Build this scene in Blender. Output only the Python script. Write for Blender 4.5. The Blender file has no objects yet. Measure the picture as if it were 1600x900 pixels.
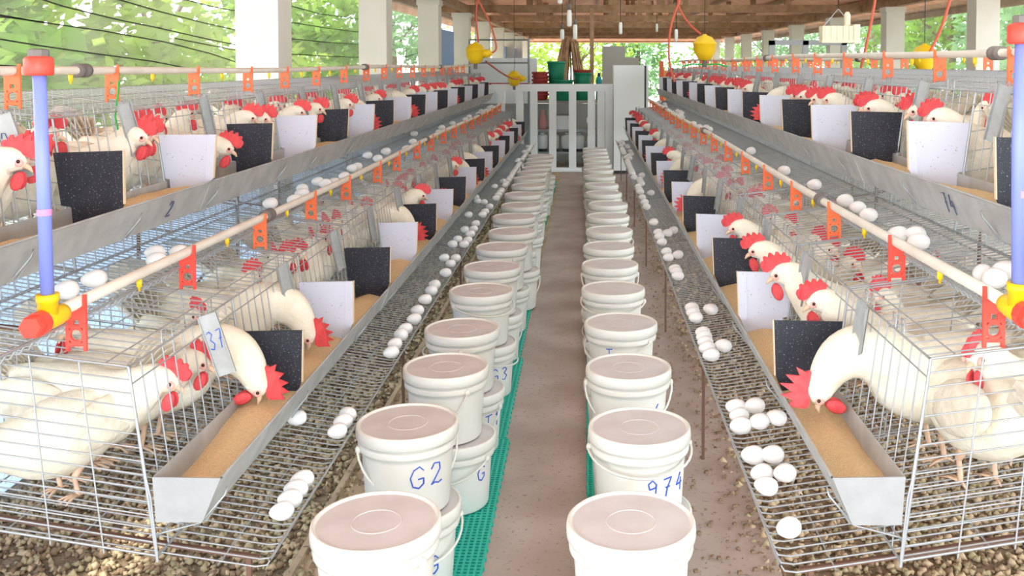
import bpy, math, random
from mathutils import Vector, Matrix
R = math.radians
rnd = random.Random(7)
sc = bpy.context.scene
col = sc.collection

# ------------------------------------------------------------------ camera
HC = 1.455
F = 1470.0
PITCH = 2.0
cam_d = bpy.data.cameras.new('camera'); cam = bpy.data.objects.new('camera', cam_d); col.objects.link(cam)
cam.location = (0, 0, HC); cam.rotation_euler = (R(90 - PITCH), 0, 0)
cam_d.sensor_width = 36; cam_d.lens = 36 * F / 1600
Y0 = 100 + F * math.tan(R(PITCH))
cam_d.shift_x = -(916 - 800) / 1600; cam_d.shift_y = -(450 - Y0) / 1600
cam_d.clip_start = 0.02; cam_d.clip_end = 300
sc.camera = cam

# ------------------------------------------------------------------ light
w = bpy.data.worlds.new('sky'); sc.world = w; w.use_nodes = True
bg = w.node_tree.nodes['Background']; bg.inputs[0].default_value = (0.84, 0.93, 1.0, 1); bg.inputs[1].default_value = 3.5
sun_d = bpy.data.lights.new('sun', 'SUN'); sun_d.energy = 5.0; sun_d.angle = R(3); sun_d.color = (1, .93, .8)
sun = bpy.data.objects.new('sun', sun_d); col.objects.link(sun)
sun.rotation_euler = Vector((0.62, 0.40, -0.95)).to_track_quat('-Z', 'Y').to_euler()
# the photographer's flash, just above the camera
fl_d = bpy.data.lights.new('camera_flash', 'AREA'); fl_d.energy = 6.5; fl_d.size = .16; fl_d.color = (.94, .97, 1.0)
fl = bpy.data.objects.new('camera_flash', fl_d); col.objects.link(fl)
fl.location = (0, -.25, HC + .22)
fl.rotation_euler = Vector((0, 1, -.16)).to_track_quat('-Z', 'Y').to_euler()
vs = sc.view_settings
vs.view_transform = 'Standard'; vs.look = 'None'; vs.gamma = 1; vs.use_curve_mapping = False
vs.exposure = 1.1

# ------------------------------------------------------------------ materials
def mat(name, rgb, rough=.6, metal=0., noise=None, nscale=20., bump=0., bscale=60., spec=.4, trans=0., coat=0.):
    m = bpy.data.materials.new(name); m.use_nodes = True
    nt = m.node_tree; b = nt.nodes['Principled BSDF']
    b.inputs['Base Color'].default_value = (*rgb, 1); b.inputs['Roughness'].default_value = rough
    b.inputs['Metallic'].default_value = metal; b.inputs['Specular IOR Level'].default_value = spec
    tc = nt.nodes.new('ShaderNodeTexCoord')
    if noise:
        n = nt.nodes.new('ShaderNodeTexNoise'); n.inputs['Scale'].default_value = nscale; n.inputs['Detail'].default_value = 5
        r = nt.nodes.new('ShaderNodeValToRGB'); r.color_ramp.elements[0].position = .32; r.color_ramp.elements[1].position = .68
        r.color_ramp.elements[0].color = (*noise, 1); r.color_ramp.elements[1].color = (*rgb, 1)
        nt.links.new(tc.outputs['Object'], n.inputs['Vector']); nt.links.new(n.outputs['Fac'], r.inputs['Fac'])
        nt.links.new(r.outputs['Color'], b.inputs['Base Color'])
    if bump:
        n2 = nt.nodes.new('ShaderNodeTexNoise'); n2.inputs['Scale'].default_value = bscale; n2.inputs['Detail'].default_value = 4
        bp = nt.nodes.new('ShaderNodeBump'); bp.inputs['Strength'].default_value = bump; bp.inputs['Distance'].default_value = .01
        nt.links.new(tc.outputs['Object'], n2.inputs['Vector']); nt.links.new(n2.outputs['Fac'], bp.inputs['Height'])
        nt.links.new(bp.outputs['Normal'], b.inputs['Normal'])
    return m

def speckled(name, base, speck, scale=150., thr=.62, rough=.7, base2=None, s2=4.):
    m = mat(name, base, rough, noise=base2, nscale=s2)
    nt = m.node_tree; b = nt.nodes['Principled BSDF']
    tc = nt.nodes.new('ShaderNodeTexCoord')
    n = nt.nodes.new('ShaderNodeTexNoise'); n.inputs['Scale'].default_value = scale; n.inputs['Detail'].default_value = 3
    r = nt.nodes.new('ShaderNodeValToRGB'); r.color_ramp.elements[0].position = thr; r.color_ramp.elements[1].position = thr + .06
    r.color_ramp.elements[0].color = (0, 0, 0, 1); r.color_ramp.elements[1].color = (1, 1, 1, 1)
    mx = nt.nodes.new('ShaderNodeMix'); mx.data_type = 'RGBA'
    nt.links.new(tc.outputs['Object'], n.inputs['Vector']); nt.links.new(n.outputs['Fac'], r.inputs['Fac'])
    nt.links.new(r.outputs['Color'], mx.inputs['Factor'])
    src = b.inputs['Base Color'].links[0].from_socket if b.inputs['Base Color'].links else None
    if src: nt.links.new(src, mx.inputs[6])
    else: mx.inputs[6].default_value = (*base, 1)
    mx.inputs[7].default_value = (*speck, 1)
    nt.links.new(mx.outputs[2], b.inputs['Base Color'])
    return m

M = {
 'wire': mat('galvanised_wire', (.40, .42, .43), .45, .45),
 'galv': mat('galvanised_sheet', (.47, .475, .465), .55, .2, noise=(.36, .36, .345), nscale=14),
 'galv_end': mat('galvanised_end_plate', (.33, .335, .335), .65, .05, noise=(.29, .295, .295), nscale=25),
 'pvc': mat('cream_pvc', (.78, .73, .64), .4, noise=(.68, .62, .53), nscale=9),
 'bluepipe': mat('pale_blue_pipe', (.20, .25, .66), .35),
 'red': mat('red_plastic', (.80, .07, .045), .4),
 'orange': mat('orange_plastic', (.85, .16, .05), .45),
 'yellow': mat('yellow_plastic', (.86, .55, .01), .4),
 'coupling': mat('grey_rubber_coupling', (.16, .14, .13), .6),
 'feather': mat('white_feather', (.80, .755, .64), .85, noise=(.72, .66, .52), nscale=26, bump=.35, bscale=70, spec=.1),
 'wingf': mat('cream_wing_feather', (.74, .69, .58), .85, noise=(.60, .53, .41), nscale=32, bump=.4, bscale=60, spec=.1),
 'comb': mat('red_comb', (.74, .085, .09), .55, noise=(.62, .05, .06), nscale=60, bump=.3, bscale=300),
 'face': mat('pink_face_skin', (.78, .42, .36), .6),
 'beak': mat('pinkish_beak', (.72, .50, .34), .5),
 'eye': mat('dark_eye', (.03, .015, .01), .15),
 'lobe': mat('white_ear_lobe', (.82, .82, .80), .6),
 'leg': mat('pale_yellow_leg', (.70, .50, .34), .6, noise=(.58, .38, .28), nscale=60),
 'egg': mat('white_eggshell', (.86, .84, .82), .45),
 'board_w': speckled('white_board', (.60, .62, .72), (.30, .28, .26), 130, .675, .5),
 'board_b': speckled('black_board', (.016, .018, .028), (.30, .30, .32), 300, .64, .6, base2=(.024, .026, .036), s2=14),
 'tan': mat('raw_board_edge', (.66, .52, .36), .7),
 'tag': mat('aluminium_tag', (.42, .44, .44), .5, .3, noise=(.34, .35, .34), nscale=30),
 'ink': mat('blue_ink', (.03, .10, .52), .6),
 'ink2': mat('dark_ink', (.06, .08, .16), .6),
 'feed': mat('yellow_feed_mash', (.84, .62, .37), .95, noise=(.74, .52, .28), nscale=160, bump=.8, bscale=220, spec=.05),
 'bucket': speckled('white_bucket_plastic', (.76, .75, .70), (.48, .40, .31), 55, .74, .4, base2=(.72, .695, .62), s2=9),
 'lidtop': mat('dusty_lid_top', (.66, .62, .62), .5, noise=(.585, .535, .53), nscale=12),
 'matg': mat('green_plastic_mat', (.015, .42, .31), .5),
 'aisle': speckled('worn_concrete', (.47, .38, .335), (.28, .21, .18), 60, .62, .85, base2=(.36, .275, .235), s2=3.2),
 'gutter': speckled('sandy_concrete', (.52, .39, .25), (.18, .13, .09), 35, .62, .9, base2=(.36, .26, .18), s2=5),
 'manure': mat('dark_litter', (.34, .26, .17), .95, noise=(.14, .10, .065), nscale=30, bump=1, bscale=90),
 'stoneA': mat('litter_clod_tan', (.52, .40, .26), .95), 'stoneB': mat('litter_clod_olive', (.40, .34, .20), .95),
 'stoneC': mat('litter_clod_brown', (.24, .165, .10), .95),
 'ground': mat('pale_soil', (.50, .45, .40), .95, noise=(.38, .34, .30), nscale=1.6),
 'low_curtain': mat('bluish_curtain', (.62, .72, .84), .8, noise=(.52, .62, .76), nscale=12, bump=.4, bscale=25),
 'pillar': mat('whitewashed_pillar', (.74, .715, .64), .75, noise=(.70, .67, .58), nscale=4),
 'wood': mat('brown_timber', (.40, .24, .13), .8, noise=(.26, .14, .07), nscale=8),
 'tile': mat('terracotta_tile', (.84, .46, .31), .85, noise=(.66, .33, .20), nscale=3),
 'white': mat('white_enamel', (.80, .81, .80), .25, noise=(.76, .77, .76), nscale=5),
 'fridge': mat('glossy_white_enamel', (.80, .82, .80), .18),
 'dark': mat('dark_seal', (.04, .04, .045), .5),
 'greenpot': mat('green_tub', (.01, .25, .13), .45), 'redpot': mat('dark_red_tub', (.42, .045, .04), .5),
 'teal': mat('teal_bottle', (.02, .28, .32), .35),
 'steel': mat('grey_steel', (.33, .34, .34), .45, .5), 'rust': mat('rusty_steel', (.16, .085, .06), .8, .2),
 'hose': mat('red_hose', (.55, .10, .05), .5), 'black': mat('black_wire', (.012, .012, .014), .7),
 'leafA': None, 'bark': mat('tree_bark', (.20, .14, .10), .95, noise=(.11, .08, .06), nscale=14),
 'cream': mat('cream_lamp', (.78, .72, .52), .5), 'tube': mat('white_lamp_glass', (.88, .88, .84), .3),
 'grey': mat('grey_render', (.42, .40, .36), .9), 'hedge': mat('orange_paint', (.85, .35, .10), .6),
 'string': mat('green_string', (.02, .45, .08), .6), 'grime': mat('blue_tarp', (.28, .42, .72), .6),
 'palm': mat('dry_palm', (.50, .30, .18), .9, noise=(.34, .2, .12), nscale=8),
}
def leafmat(name, rgb, tr):
    m = bpy.data.materials.new(name); m.use_nodes = True; nt = m.node_tree
    for n in list(nt.nodes): nt.nodes.remove(n)
    o = nt.nodes.new('ShaderNodeOutputMaterial'); d = nt.nodes.new('ShaderNodeBsdfDiffuse'); t = nt.nodes.new('ShaderNodeBsdfTranslucent')
    mx = nt.nodes.new('ShaderNodeMixShader'); mx.inputs[0].default_value = .5
    tc = nt.nodes.new('ShaderNodeTexCoord'); n = nt.nodes.new('ShaderNodeTexNoise'); n.inputs['Scale'].default_value = 1.3
    mc = nt.nodes.new('ShaderNodeMix'); mc.data_type = 'RGBA'
    mc.inputs[6].default_value = (rgb[0] * .5, rgb[1] * .6, rgb[2] * .6, 1); mc.inputs[7].default_value = (*rgb, 1)
    nt.links.new(tc.outputs['Object'], n.inputs['Vector']); nt.links.new(n.outputs['Fac'], mc.inputs['Factor'])
    nt.links.new(mc.outputs[2], d.inputs[0]); t.inputs[0].default_value = (*tr, 1)
    nt.links.new(d.outputs[0], mx.inputs[1]); nt.links.new(t.outputs[0], mx.inputs[2]); nt.links.new(mx.outputs[0], o.inputs[0])
    return m
M['leafA'] = leafmat('leaf_mid_green', (.15, .26, .05), (.24, .38, .06))
M['leafB'] = leafmat('leaf_yellow_green', (.26, .34, .07), (.38, .50, .09))
M['leafC'] = leafmat('leaf_dark_green', (.09, .17, .06), (.14, .26, .06))
M['leafD'] = leafmat('leaf_blue_green', (.17, .28, .15), (.24, .40, .17))
def netmat(name, rgb, a):
    m = bpy.data.materials.new(name); m.use_nodes = True; nt = m.node_tree
    for n in list(nt.nodes): nt.nodes.remove(n)
    o = nt.nodes.new('ShaderNodeOutputMaterial'); d = nt.nodes.new('ShaderNodeBsdfDiffuse'); t = nt.nodes.new('ShaderNodeBsdfTransparent')
    d.inputs[0].default_value = (*rgb, 1)
    mx = nt.nodes.new('ShaderNodeMixShader'); mx.inputs[0].default_value = a
    tc = nt.nodes.new('ShaderNodeTexCoord'); n = nt.nodes.new('ShaderNodeTexNoise'); n.inputs['Scale'].default_value = 2.5; n.inputs['Detail'].default_value = 3
    mr = nt.nodes.new('ShaderNodeMapRange'); mr.inputs[1].default_value = .35; mr.inputs[2].default_value = .65
    mr.inputs[3].default_value = a * .6; mr.inputs[4].default_value = a * 1.3
    nt.links.new(tc.outputs['Object'], n.inputs['Vector']); nt.links.new(n.outputs['Fac'], mr.inputs[0]); nt.links.new(mr.outputs[0], mx.inputs[0])
    nt.links.new(t.outputs[0], mx.inputs[1]); nt.links.new(d.outputs[0], mx.inputs[2]); nt.links.new(mx.outputs[0], o.inputs[0])
    return m
M['low_curtain'] = leafmat('bluish_translucent_sheet', (.66, .76, .90), (.66, .78, .95))
mc_ = bpy.data.materials.new('added_milky_light_sheet'); mc_.use_nodes = True; nt_ = mc_.node_tree; nt_.nodes.clear()
o_ = nt_.nodes.new('ShaderNodeOutputMaterial'); t_ = nt_.nodes.new('ShaderNodeBsdfTranslucent'); t_.inputs[0].default_value = (.36, .36, .35, 1); nt_.links.new(t_.outputs[0], o_.inputs[0])
M['clear'] = mc_  # for the unseen ridge sheets, added to let diffuse light down
M['net'] = netmat('fine_grey_net', (.62, .64, .58), .20)

# ------------------------------------------------------------------ mesh helpers
class MB:
    def __init__(s): s.v = []; s.f = []
    def box(s, x0, x1, y0, y1, z0, z1):
        b = len(s.v)
        s.v += [(x0, y0, z0), (x1, y0, z0), (x1, y1, z0), (x0, y1, z0), (x0, y0, z1), (x1, y0, z1), (x1, y1, z1), (x0, y1, z1)]
        s.f += [(b, b+3, b+2, b+1), (b+4, b+5, b+6, b+7), (b, b+1, b+5, b+4), (b+1, b+2, b+6, b+5), (b+2, b+3, b+7, b+6), (b+3, b, b+4, b+7)]
        return s
    def obox(s, c, ax, ay, az):
        c, ax, ay, az = Vector(c), Vector(ax), Vector(ay), Vector(az); b = len(s.v)
        for k in ((-1,-1,-1),(1,-1,-1),(1,1,-1),(-1,1,-1),(-1,-1,1),(1,-1,1),(1,1,1),(-1,1,1)):
            s.v.append(tuple(c + ax*k[0] + ay*k[1] + az*k[2]))
        s.f += [(b, b+3, b+2, b+1), (b+4, b+5, b+6, b+7), (b, b+1, b+5, b+4), (b+1, b+2, b+6, b+5), (b+2, b+3, b+7, b+6), (b+3, b, b+4, b+7)]
        return s
    def tube(s, pts, r, n=4, cap=False, r2=None):
        pts = [Vector(p) for p in pts]; b = len(s.v); N = len(pts)
        up = None
        for i, p in enumerate(pts):
            t = (pts[min(i+1, N-1)] - pts[max(i-1, 0)]).normalized()
            if up is None:
                up = Vector((0, 0, 1)) if abs(t.z) < .9 else Vector((1, 0, 0))
            a = (up - t * up.dot(t))
            if a.length < 1e-6: a = t.orthogonal()
            a.normalize(); up = a; c = t.cross(a)
            rr = r if r2 is None else r + (r2 - r) * i / (N-1)
            for k in range(n):
                an = 2*math.pi*(k + .5)/n
                s.v.append(tuple(p + a*(rr*math.cos(an)) + c*(rr*math.sin(an))))
        for i in range(N-1):
            for k in range(n):
                k2 = (k+1) % n
                s.f.append((b+i*n+k, b+i*n+k2, b+(i+1)*n+k2, b+(i+1)*n+k))
        if cap:
            s.f.append(tuple(b+k for k in range(n-1, -1, -1))); s.f.append(tuple(b+(N-1)*n+k for k in range(n)))
        return s
    def lathe(s, prof, n=24, c=(0, 0, 0), axis='z', capb=True, capt=True):
        b = len(s.v)
        for (r, z) in prof:
            for k in range(n):
                an = 2*math.pi*k/n; x, y = r*math.cos(an), r*math.sin(an)
                if axis == 'z': p = (x, y, z)
                elif axis == 'y': p = (x, z, -y)
                else: p = (z, x, y)
                s.v.append((p[0]+c[0], p[1]+c[1], p[2]+c[2]))
        for i in range(len(prof)-1):
            for k in range(n):
                k2 = (k+1) % n
                s.f.append((b+i*n+k, b+i*n+k2, b+(i+1)*n+k2, b+(i+1)*n+k))
        if capb: s.f.append(tuple(b+k for k in range(n-1, -1, -1)))
        if capt: s.f.append(tuple(b+(len(prof)-1)*n+k for k in range(n)))
        return s
    def prism(s, poly, fn, t0, t1):
        b = len(s.v); n = len(poly)
        for t in (t0, t1):
            for p in poly: s.v.append(tuple(fn(p[0], p[1], t)))
        s.f.append(tuple(b+k for k in range(n-1, -1, -1))); s.f.append(tuple(b+n+k for k in range(n)))
        for k in range(n):
            k2 = (k+1) % n; s.f.append((b+k, b+k2, b+n+k2, b+n+k))
        return s
    def ell(s, c, rx, ry, rz, n=10, m=7, rot=None):
        b = len(s.v)
        for i in range(1, m):
            th = math.pi*i/m
            for k in range(n):
                ph = 2*math.pi*k/n
                p = Vector((rx*math.sin(th)*math.cos(ph), ry*math.sin(th)*math.sin(ph), rz*math.cos(th)))
                if rot: p = rot @ p
                s.v.append((p.x+c[0], p.y+c[1], p.z+c[2]))
        for q in (1, -1):
            p = Vector((0, 0, rz*q))
            if rot: p = rot @ p
            s.v.append((p.x+c[0], p.y+c[1], p.z+c[2]))
        top, bot = len(s.v)-2, len(s.v)-1
        for i in range(m-2):
            for k in range(n):
                k2 = (k+1) % n; s.f.append((b+i*n+k, b+(i+1)*n+k, b+(i+1)*n+k2, b+i*n+k2))
        for k in range(n):
            k2 = (k+1) % n
            s.f.append((top, b+k, b+k2)); s.f.append((bot, b+(m-2)*n+k2, b+(m-2)*n+k))
        return s
    def mesh(s, name, m, smooth=False):
        me = bpy.data.meshes.new(name); me.from_pydata(s.v, [], s.f); me.update()
        if m: me.materials.append(M[m] if isinstance(m, str) else m)
        if smooth: me.shade_smooth()
        return me

def link(name, me, parent=None, loc=None, rot=None, scale=None):
    o = bpy.data.objects.new(name, me); col.objects.link(o)
    if parent: o.parent = parent
    if loc is not None: o.location = loc
    if rot is not None: o.rotation_euler = rot
    if scale is not None: o.scale = (scale,)*3 if not hasattr(scale, '__len__') else scale
    return o
def tag(o, label, cat, group=None, kind=None):
    o['label'] = label; o['category'] = cat
    if group: o['group'] = group
    if kind: o['kind'] = kind
    return o
def thing(name, label, cat, loc=(0,0,0), rotz=0, group=None):
    o = link(name, None, None, loc, (0, 0, rotz)); o.empty_display_size = .05
    return tag(o, label, cat, group)
def struct(name, me, parent=None, loc=None):
    o = link(name, me, parent, loc)
    if not parent: o['kind'] = 'structure'
    return o
ORD = ['first','second','third','fourth','fifth','sixth','seventh','eighth','ninth','tenth','eleventh','twelfth','thirteenth','fourteenth','fifteenth','sixteenth','seventeenth','eighteenth','nineteenth','twentieth']
def ordn(i): return ORD[i] if i < len(ORD) else ORD[-1]

# ------------------------------------------------------------------ ground and shed
END = 33.0
g = MB().box(-60, 60, -6, 120, -.30, -.06); struct('ground', g.mesh('ground', 'ground'))
fl_o = struct('floor', MB().box(-.33, .0, .3, END, -.1, 0.0).box(.0, .34, .3, END, -.1, -.002).mesh('floor', 'aisle'))
struct('trim_1', MB().box(-.84, -.33, .3, END, -.1, -.003).mesh('gutter', 'gutter'))
struct('trim_2', MB().box(.34, .56, .3, END, -.1, -.004).mesh('gutter_r', 'aisle'))
struct('trim_3', MB().box(-.852, -.832, .3, 13, -.1, .012).mesh('kerb', 'gutter'))
struct('floor_litter', MB().box(-2.0, -.84, .3, 14, -.1, -.012).mesh('litter', 'manure'))
struct('floor_litter', MB().box(.56, 2.6, .3, 14, -.1, -.012).mesh('litter_r', 'manure'))
# litter clods
def clods(xr, n, label):
    root = thing('litter', label, 'litter'); root['kind'] = 'stuff'
    for mi, mname in enumerate(('stoneA', 'stoneB', 'stoneC')):
        b = MB()
        for i in range(n):
            y = 1.3 + (rnd.random()**1.8)*9
            x = (xr[0] + (xr[1]-xr[0])*rnd.random()**.75) if xr[0] > 0 else (xr[1] + (xr[0]-xr[1])*rnd.random()**.85); r = rnd.uniform(.006, .019)
            rot = Matrix.Rotation(rnd.uniform(0, 6), 3, 'Z') @ Matrix.Rotation(rnd.uniform(0, 6), 3, 'X')
            bb = len(b.v)
            for (a, c, d) in ((1,0,0),(-1,0,0),(0,1,0),(0,-1,0),(0,0,1),(0,0,-1)):
                p = rot @ Vector((a*r*rnd.uniform(.7, 1.3), c*r*rnd.uniform(.7, 1.3), d*r*rnd.uniform(.5, .9)))
                b.v.append((p.x+x, p.y+y, p.z+r*.15-.008))
            for q in ((0,2,4),(2,1,4),(1,3,4),(3,0,4),(2,0,5),(1,2,5),(3,1,5),(0,3,5)): b.f.append(tuple(bb+k for k in q))
        o = link('clod', b.mesh('clods', mname, True), root); o['kind'] = 'stuff'
clods((-1.95, -.76), 9000, 'dry brown litter and clods under the left cages')
clods((.49, 1.7), 8000, 'dry brown litter and clods under the right cages')

b = MB()
for i in range(1500):
    y = 1.5 + rnd.random()**1.6*9; x = rnd.choice((rnd.gauss(.50, .05), rnd.uniform(.28, .56), rnd.gauss(-.74, .05), rnd.gauss(-.74, .05))); q = rnd.uniform(.0016, .006)
    b.obox((x, y, q*.6-.002), (q, q*.3, 0), (-q*.2, q*rnd.uniform(.6, 1.2), 0), (0, 0, q*.7))
tag(link('crumbs', b.mesh('crumbs', 'stoneC')), 'small dark crumbs of dirt scattered along the aisle edges', 'dirt', kind='stuff')
# low bluish translucent curtain on the left, chicken wire in front
struct('curtain_left', MB().box(-2.005, -1.995, .4, END, -.1, .84).mesh('curtain_left', 'low_curtain'))
b = MB()
c = .026
for iy in range(90):
    for iz in range(24):
        y = 2.2 + iy*c*1.5; z = .06 + iz*c*1.732 + (c*.866 if iy % 2 else 0)
        if z > .95: continue
        P = [(-1.93, y + c*math.cos(R(a)), z + c*math.sin(R(a))) for a in (0, 60, 120, 180)]
        for k in range(3): b.tube([P[k], P[k+1]], .0009, 3)
cw = link('chicken_wire', b.mesh('chicken_wire', 'wire')); tag(cw, 'hexagonal chicken wire in front of low bluish curtain', 'wire netting', kind='stuff')

# pillars
def pillar(x, y, h, label, wdt=.26):
    b = MB(); b.box(x-wdt/2, x+wdt/2, y-wdt/2, y+wdt/2, -.1, h-.07); b.box(x-wdt/2-.015, x+wdt/2+.015, y-wdt/2-.015, y+wdt/2+.015, h-.07, h)
    o = link('pillar', b.mesh('pillar', 'pillar')); tag(o, label, 'pillar', 'whitewashed pillars along the shed')
PH = 2.27
ly = [5.85 + 3.1*k for k in range(9)]
for i, y in enumerate(ly):
    lb = ('whitewashed square pillar, %s along the left side behind the cages' % ordn(i)) if i < 6 else 'whitewashed pillar at the far end of the left side'
    pillar(-2.0, y, PH, lb)
ry = [10.5 + 3.1*k for k in range(8)]
for i, y in enumerate(ry):
    lb = ('whitewashed square pillar, %s along the right side of the shed' % ordn(i)) if i < 5 else 'whitewashed pillar at the far end of the right side'
    pillar(4.42, y, PH, lb)

# roof: gable with a hipped far end, tiles on battens, rafters and tie beams
EL, ER, RX, EZ, RZ, YN, YH = -2.75, 5.15, 1.2, 2.22, 3.55, -4.0, 27.0
b = MB()
def quad(mb, P, th=.03):
    bb = len(mb.v)
    for p in P: mb.v.append(p)
    for p in P: mb.v.append((p[0], p[1], p[2]+th))
    n = len(P); mb.f.append(tuple(bb+k for k in range(n-1, -1, -1))); mb.f.append(tuple(bb+n+k for k in range(n)))
    for k in range(n): k2 = (k+1) % n; mb.f.append((bb+k, bb+k2, bb+n+k2, bb+n+k))
SKW, YS = 1.35, 22.0                       # half width and end of the ridge sheets added for soft top light
SZ = RZ - SKW*(RZ-EZ)/(RX-EL)
quad(b, [(EL, YN, EZ), (RX-SKW, YN, SZ), (RX-SKW, YS, SZ), (RX, YS, RZ), (RX, YH, RZ), (EL, END+1, EZ)])
quad(b, [(ER, YN, EZ), (ER, END+1, EZ), (RX, YH, RZ), (RX, YS, RZ), (RX+SKW, YS, SZ), (RX+SKW, YN, SZ)])
quad(b, [(EL, END+1, EZ), (RX, YH, RZ), (ER, END+1, EZ)])
roof = struct('ceiling', b.mesh('roof_tiles', 'tile'))
for k in range(13):
    for s_ in (-1, 1):
        bq = MB(); y0_ = YN + 2*k; quad(bq, [(RX, y0_+.01, RZ), (RX+s_*SKW, y0_+.01, SZ), (RX+s_*SKW, y0_+1.99, SZ), (RX, y0_+1.99, RZ)], .004)
        link('added_light_sheet', bq.mesh('added_light_sheet', M['clear']), roof)  # added translucent sheet, out of view, softens light onto the cages
for i, y in enumerate([11.9, 15.0, 18.1, 21.2, 24.3, 27.4, 30.5]):
    o = link('tie_beam', MB().box(-2.3, 4.75, y-.05, y+.05, PH, PH+.12).mesh('tie_beam', 'wood'), roof)
    for x in (-.9, .55, 1.2, 1.9, 3.2):
        zt = RZ - abs(x-RX)*(RZ-EZ)/(RX-EL) - .02
        if y > YH: zt = min(zt, RZ - (y-YH)*(RZ-EZ)/(END+1-YH) - .02)
        if zt > PH+.15: link('strut', MB().box(x-.05, x+.05, y-.04, y+.04, PH+.12, zt).mesh('strut', 'wood'), roof)
for x in (-1.9, 4.42):
    link('wall_plate', MB().box(x-.06, x+.06, YN, END, PH-.0, PH+.1).mesh('wall_plate', 'wood'), roof)
bme = MB()
for k in range(9):
    y = 27.8 + k*.72; z = RZ - (y-YH)*(RZ-EZ)/(END+1-YH) - .05
    h = (y-YH)/(END+1-YH)
    link('batten', MB().box(RX-(RX-EL)*h+.05, RX+(ER-RX)*h-.05, y-.04, y+.04, z-.03, z+.02).mesh('batten', 'wood'), roof)
for k in range(12):
    x = EL+.35+k*.68
    if abs(x-RX) < .1: continue
    d = abs(x-RX)/(RX-EL); y1 = YH + (END+1-YH)*d
    z = RZ - d*(RZ-EZ) - .06
    link('purlin', MB().box(x-.035, x+.035, 4, y1-.1, z-.04, z+.04).mesh('purlin', 'wood'), roof)

# side nets
nl = link('shade_net', MB().box(-2.16, -2.155, .8, 6.0, .75, 2.4).box(-2.16, -2.155, 6.0, END, .80, 2.25).mesh('net', 'net'))
tag(nl, 'fine grey net hung along the left open side', 'net')
nr = link('shade_net', MB().box(4.60, 4.605, 6, END, .6, 2.25).mesh('net', 'net'))
tag(nr, 'fine grey net hung along the right open side', 'net')
def unproj_x(px, py, X):
    # used once to read the hanging height of the net wires off the plane of the net
    Y = F*X/(px-916); return (X, Y, HC - (py-100)/F*Y)
NW = [[(-30,18),(60,34),(160,48),(260,66),(330,84),(378,100)], [(-30,56),(60,71),(150,84),(240,96),(290,106)],
      [(40,-10),(100,10),(190,32),(245,43),(320,60),(378,72)], [(175,-4),(250,18),(320,36),(378,49)], [(270,-6),(330,10),(378,19)],
      [(-30,24),(20,28),(70,35)], [(275,60),(330,71),(378,80)], [(-30,100),(60,106),(150,110)],
      [(450,8),(500,22),(575,32)], [(450,34),(510,44),(575,52)], [(450,60),(510,66),(575,70)], [(450,84),(515,88),(575,90)],
      [(622,48),(650,44),(664,40)], [(622,92),(650,84),(664,82)]]
for i, ln in enumerate(NW):
    b = MB().tube([unproj_x(px, py, -2.145) for px, py in ln], .0035 if ln[0][0] < 400 else .004, 4)
    o = link('sagging_wire', b.mesh('sagging_wire', 'black'))
    tag(o, 'thin black sagging wire on net left of first pillar, %s of eight' % ordn(i) if ln[0][0] < 400 else 'thin dark wire on the net between left pillars, %s of six' % ordn(i-8), 'wire', 'wires of the left net' if ln[0][0] < 400 else 'wires between left pillars')

# ------------------------------------------------------------------ trees outside
def tree(x, y, h, r, kind, label, n=2600, ls=.12, low=.3, squash=1.0):
    t = thing('tree', label, 'tree', (x, y, -.06), 0, 'trees around the shed')
    b = MB(); b.tube([(0, 0, 0), (.1, .05, h*.35), (-.05, .1, h*.7)], .11, 7, True, .05)
    for k in range(4):
        a = rnd.uniform(0, 6.28); b.tube([(0.03, .05, h*.4), (r*.4*math.cos(a), r*.4*math.sin(a), h*.6), (r*.7*math.cos(a), r*.7*math.sin(a), h*.75)], .04, 5, False, .015)
    link('trunk', b.mesh('trunk', 'bark'), t)
    cl = []
    for k in range(16):
        a = rnd.uniform(0, 6.28); d = r*math.sqrt(rnd.random()); z = rnd.uniform(low*h, h*.95)
        cl.append((d*math.cos(a), d*math.sin(a)*squash, z, rnd.uniform(.25, .5)*r))
    b = MB()
    for i in range(n):
        cx, cy, cz, cr = rnd.choice(cl)
        u = Vector((rnd.gauss(0, 1), rnd.gauss(0, 1), rnd.gauss(0, 1))).normalized()*cr*(.55+.45*rnd.random())
        p = Vector((cx, cy, cz)) + u
        a = Vector((rnd.gauss(0, 1), rnd.gauss(0, 1), rnd.gauss(0, .6))).normalized(); c = a.orthogonal().normalized()
        s = ls*rnd.uniform(.6, 1.3); bb = len(b.v)
        b.v += [tuple(p-a*s), tuple(p+c*s*.42), tuple(p+a*s), tuple(p-c*s*.42)]; b.f.append((bb, bb+1, bb+2, bb+3))
    o = link('foliage', b.mesh('foliage', kind), t); o['kind'] = 'stuff'
TR = [(-5.2, 6.2, 4.2, 1.5, 'leafA'), (-6.0, 9.0, 4.5, 1.7, 'leafB'), (-8.0, 8.2, 5.2, 2.0, 'leafC'), (-5.6, 12.2, 4.2, 1.6, 'leafB'),
      (-8.5, 13.5, 5.2, 2.2, 'leafA'), (-5.4, 16.5, 4.2, 1.7, 'leafA'), (-7.0, 20.5, 5, 2.1, 'leafB'), (-5.0, 24.0, 4.5, 1.8, 'leafD'), (-11, 10.5, 5.5, 2.3, 'leafD'), (-12.5, 15, 6, 2.6, 'leafB')]
for i, (x, y, h, r, k) in enumerate(TR):
    tree(x, y, h, r, k, 'leafy %s tree outside the left net, %s from the near end' % ({'leafA':'green','leafB':'yellow-green','leafC':'dark green','leafD':'pale green'}[k], ordn(i)), n=2600, ls=.13, low=.15)
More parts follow.
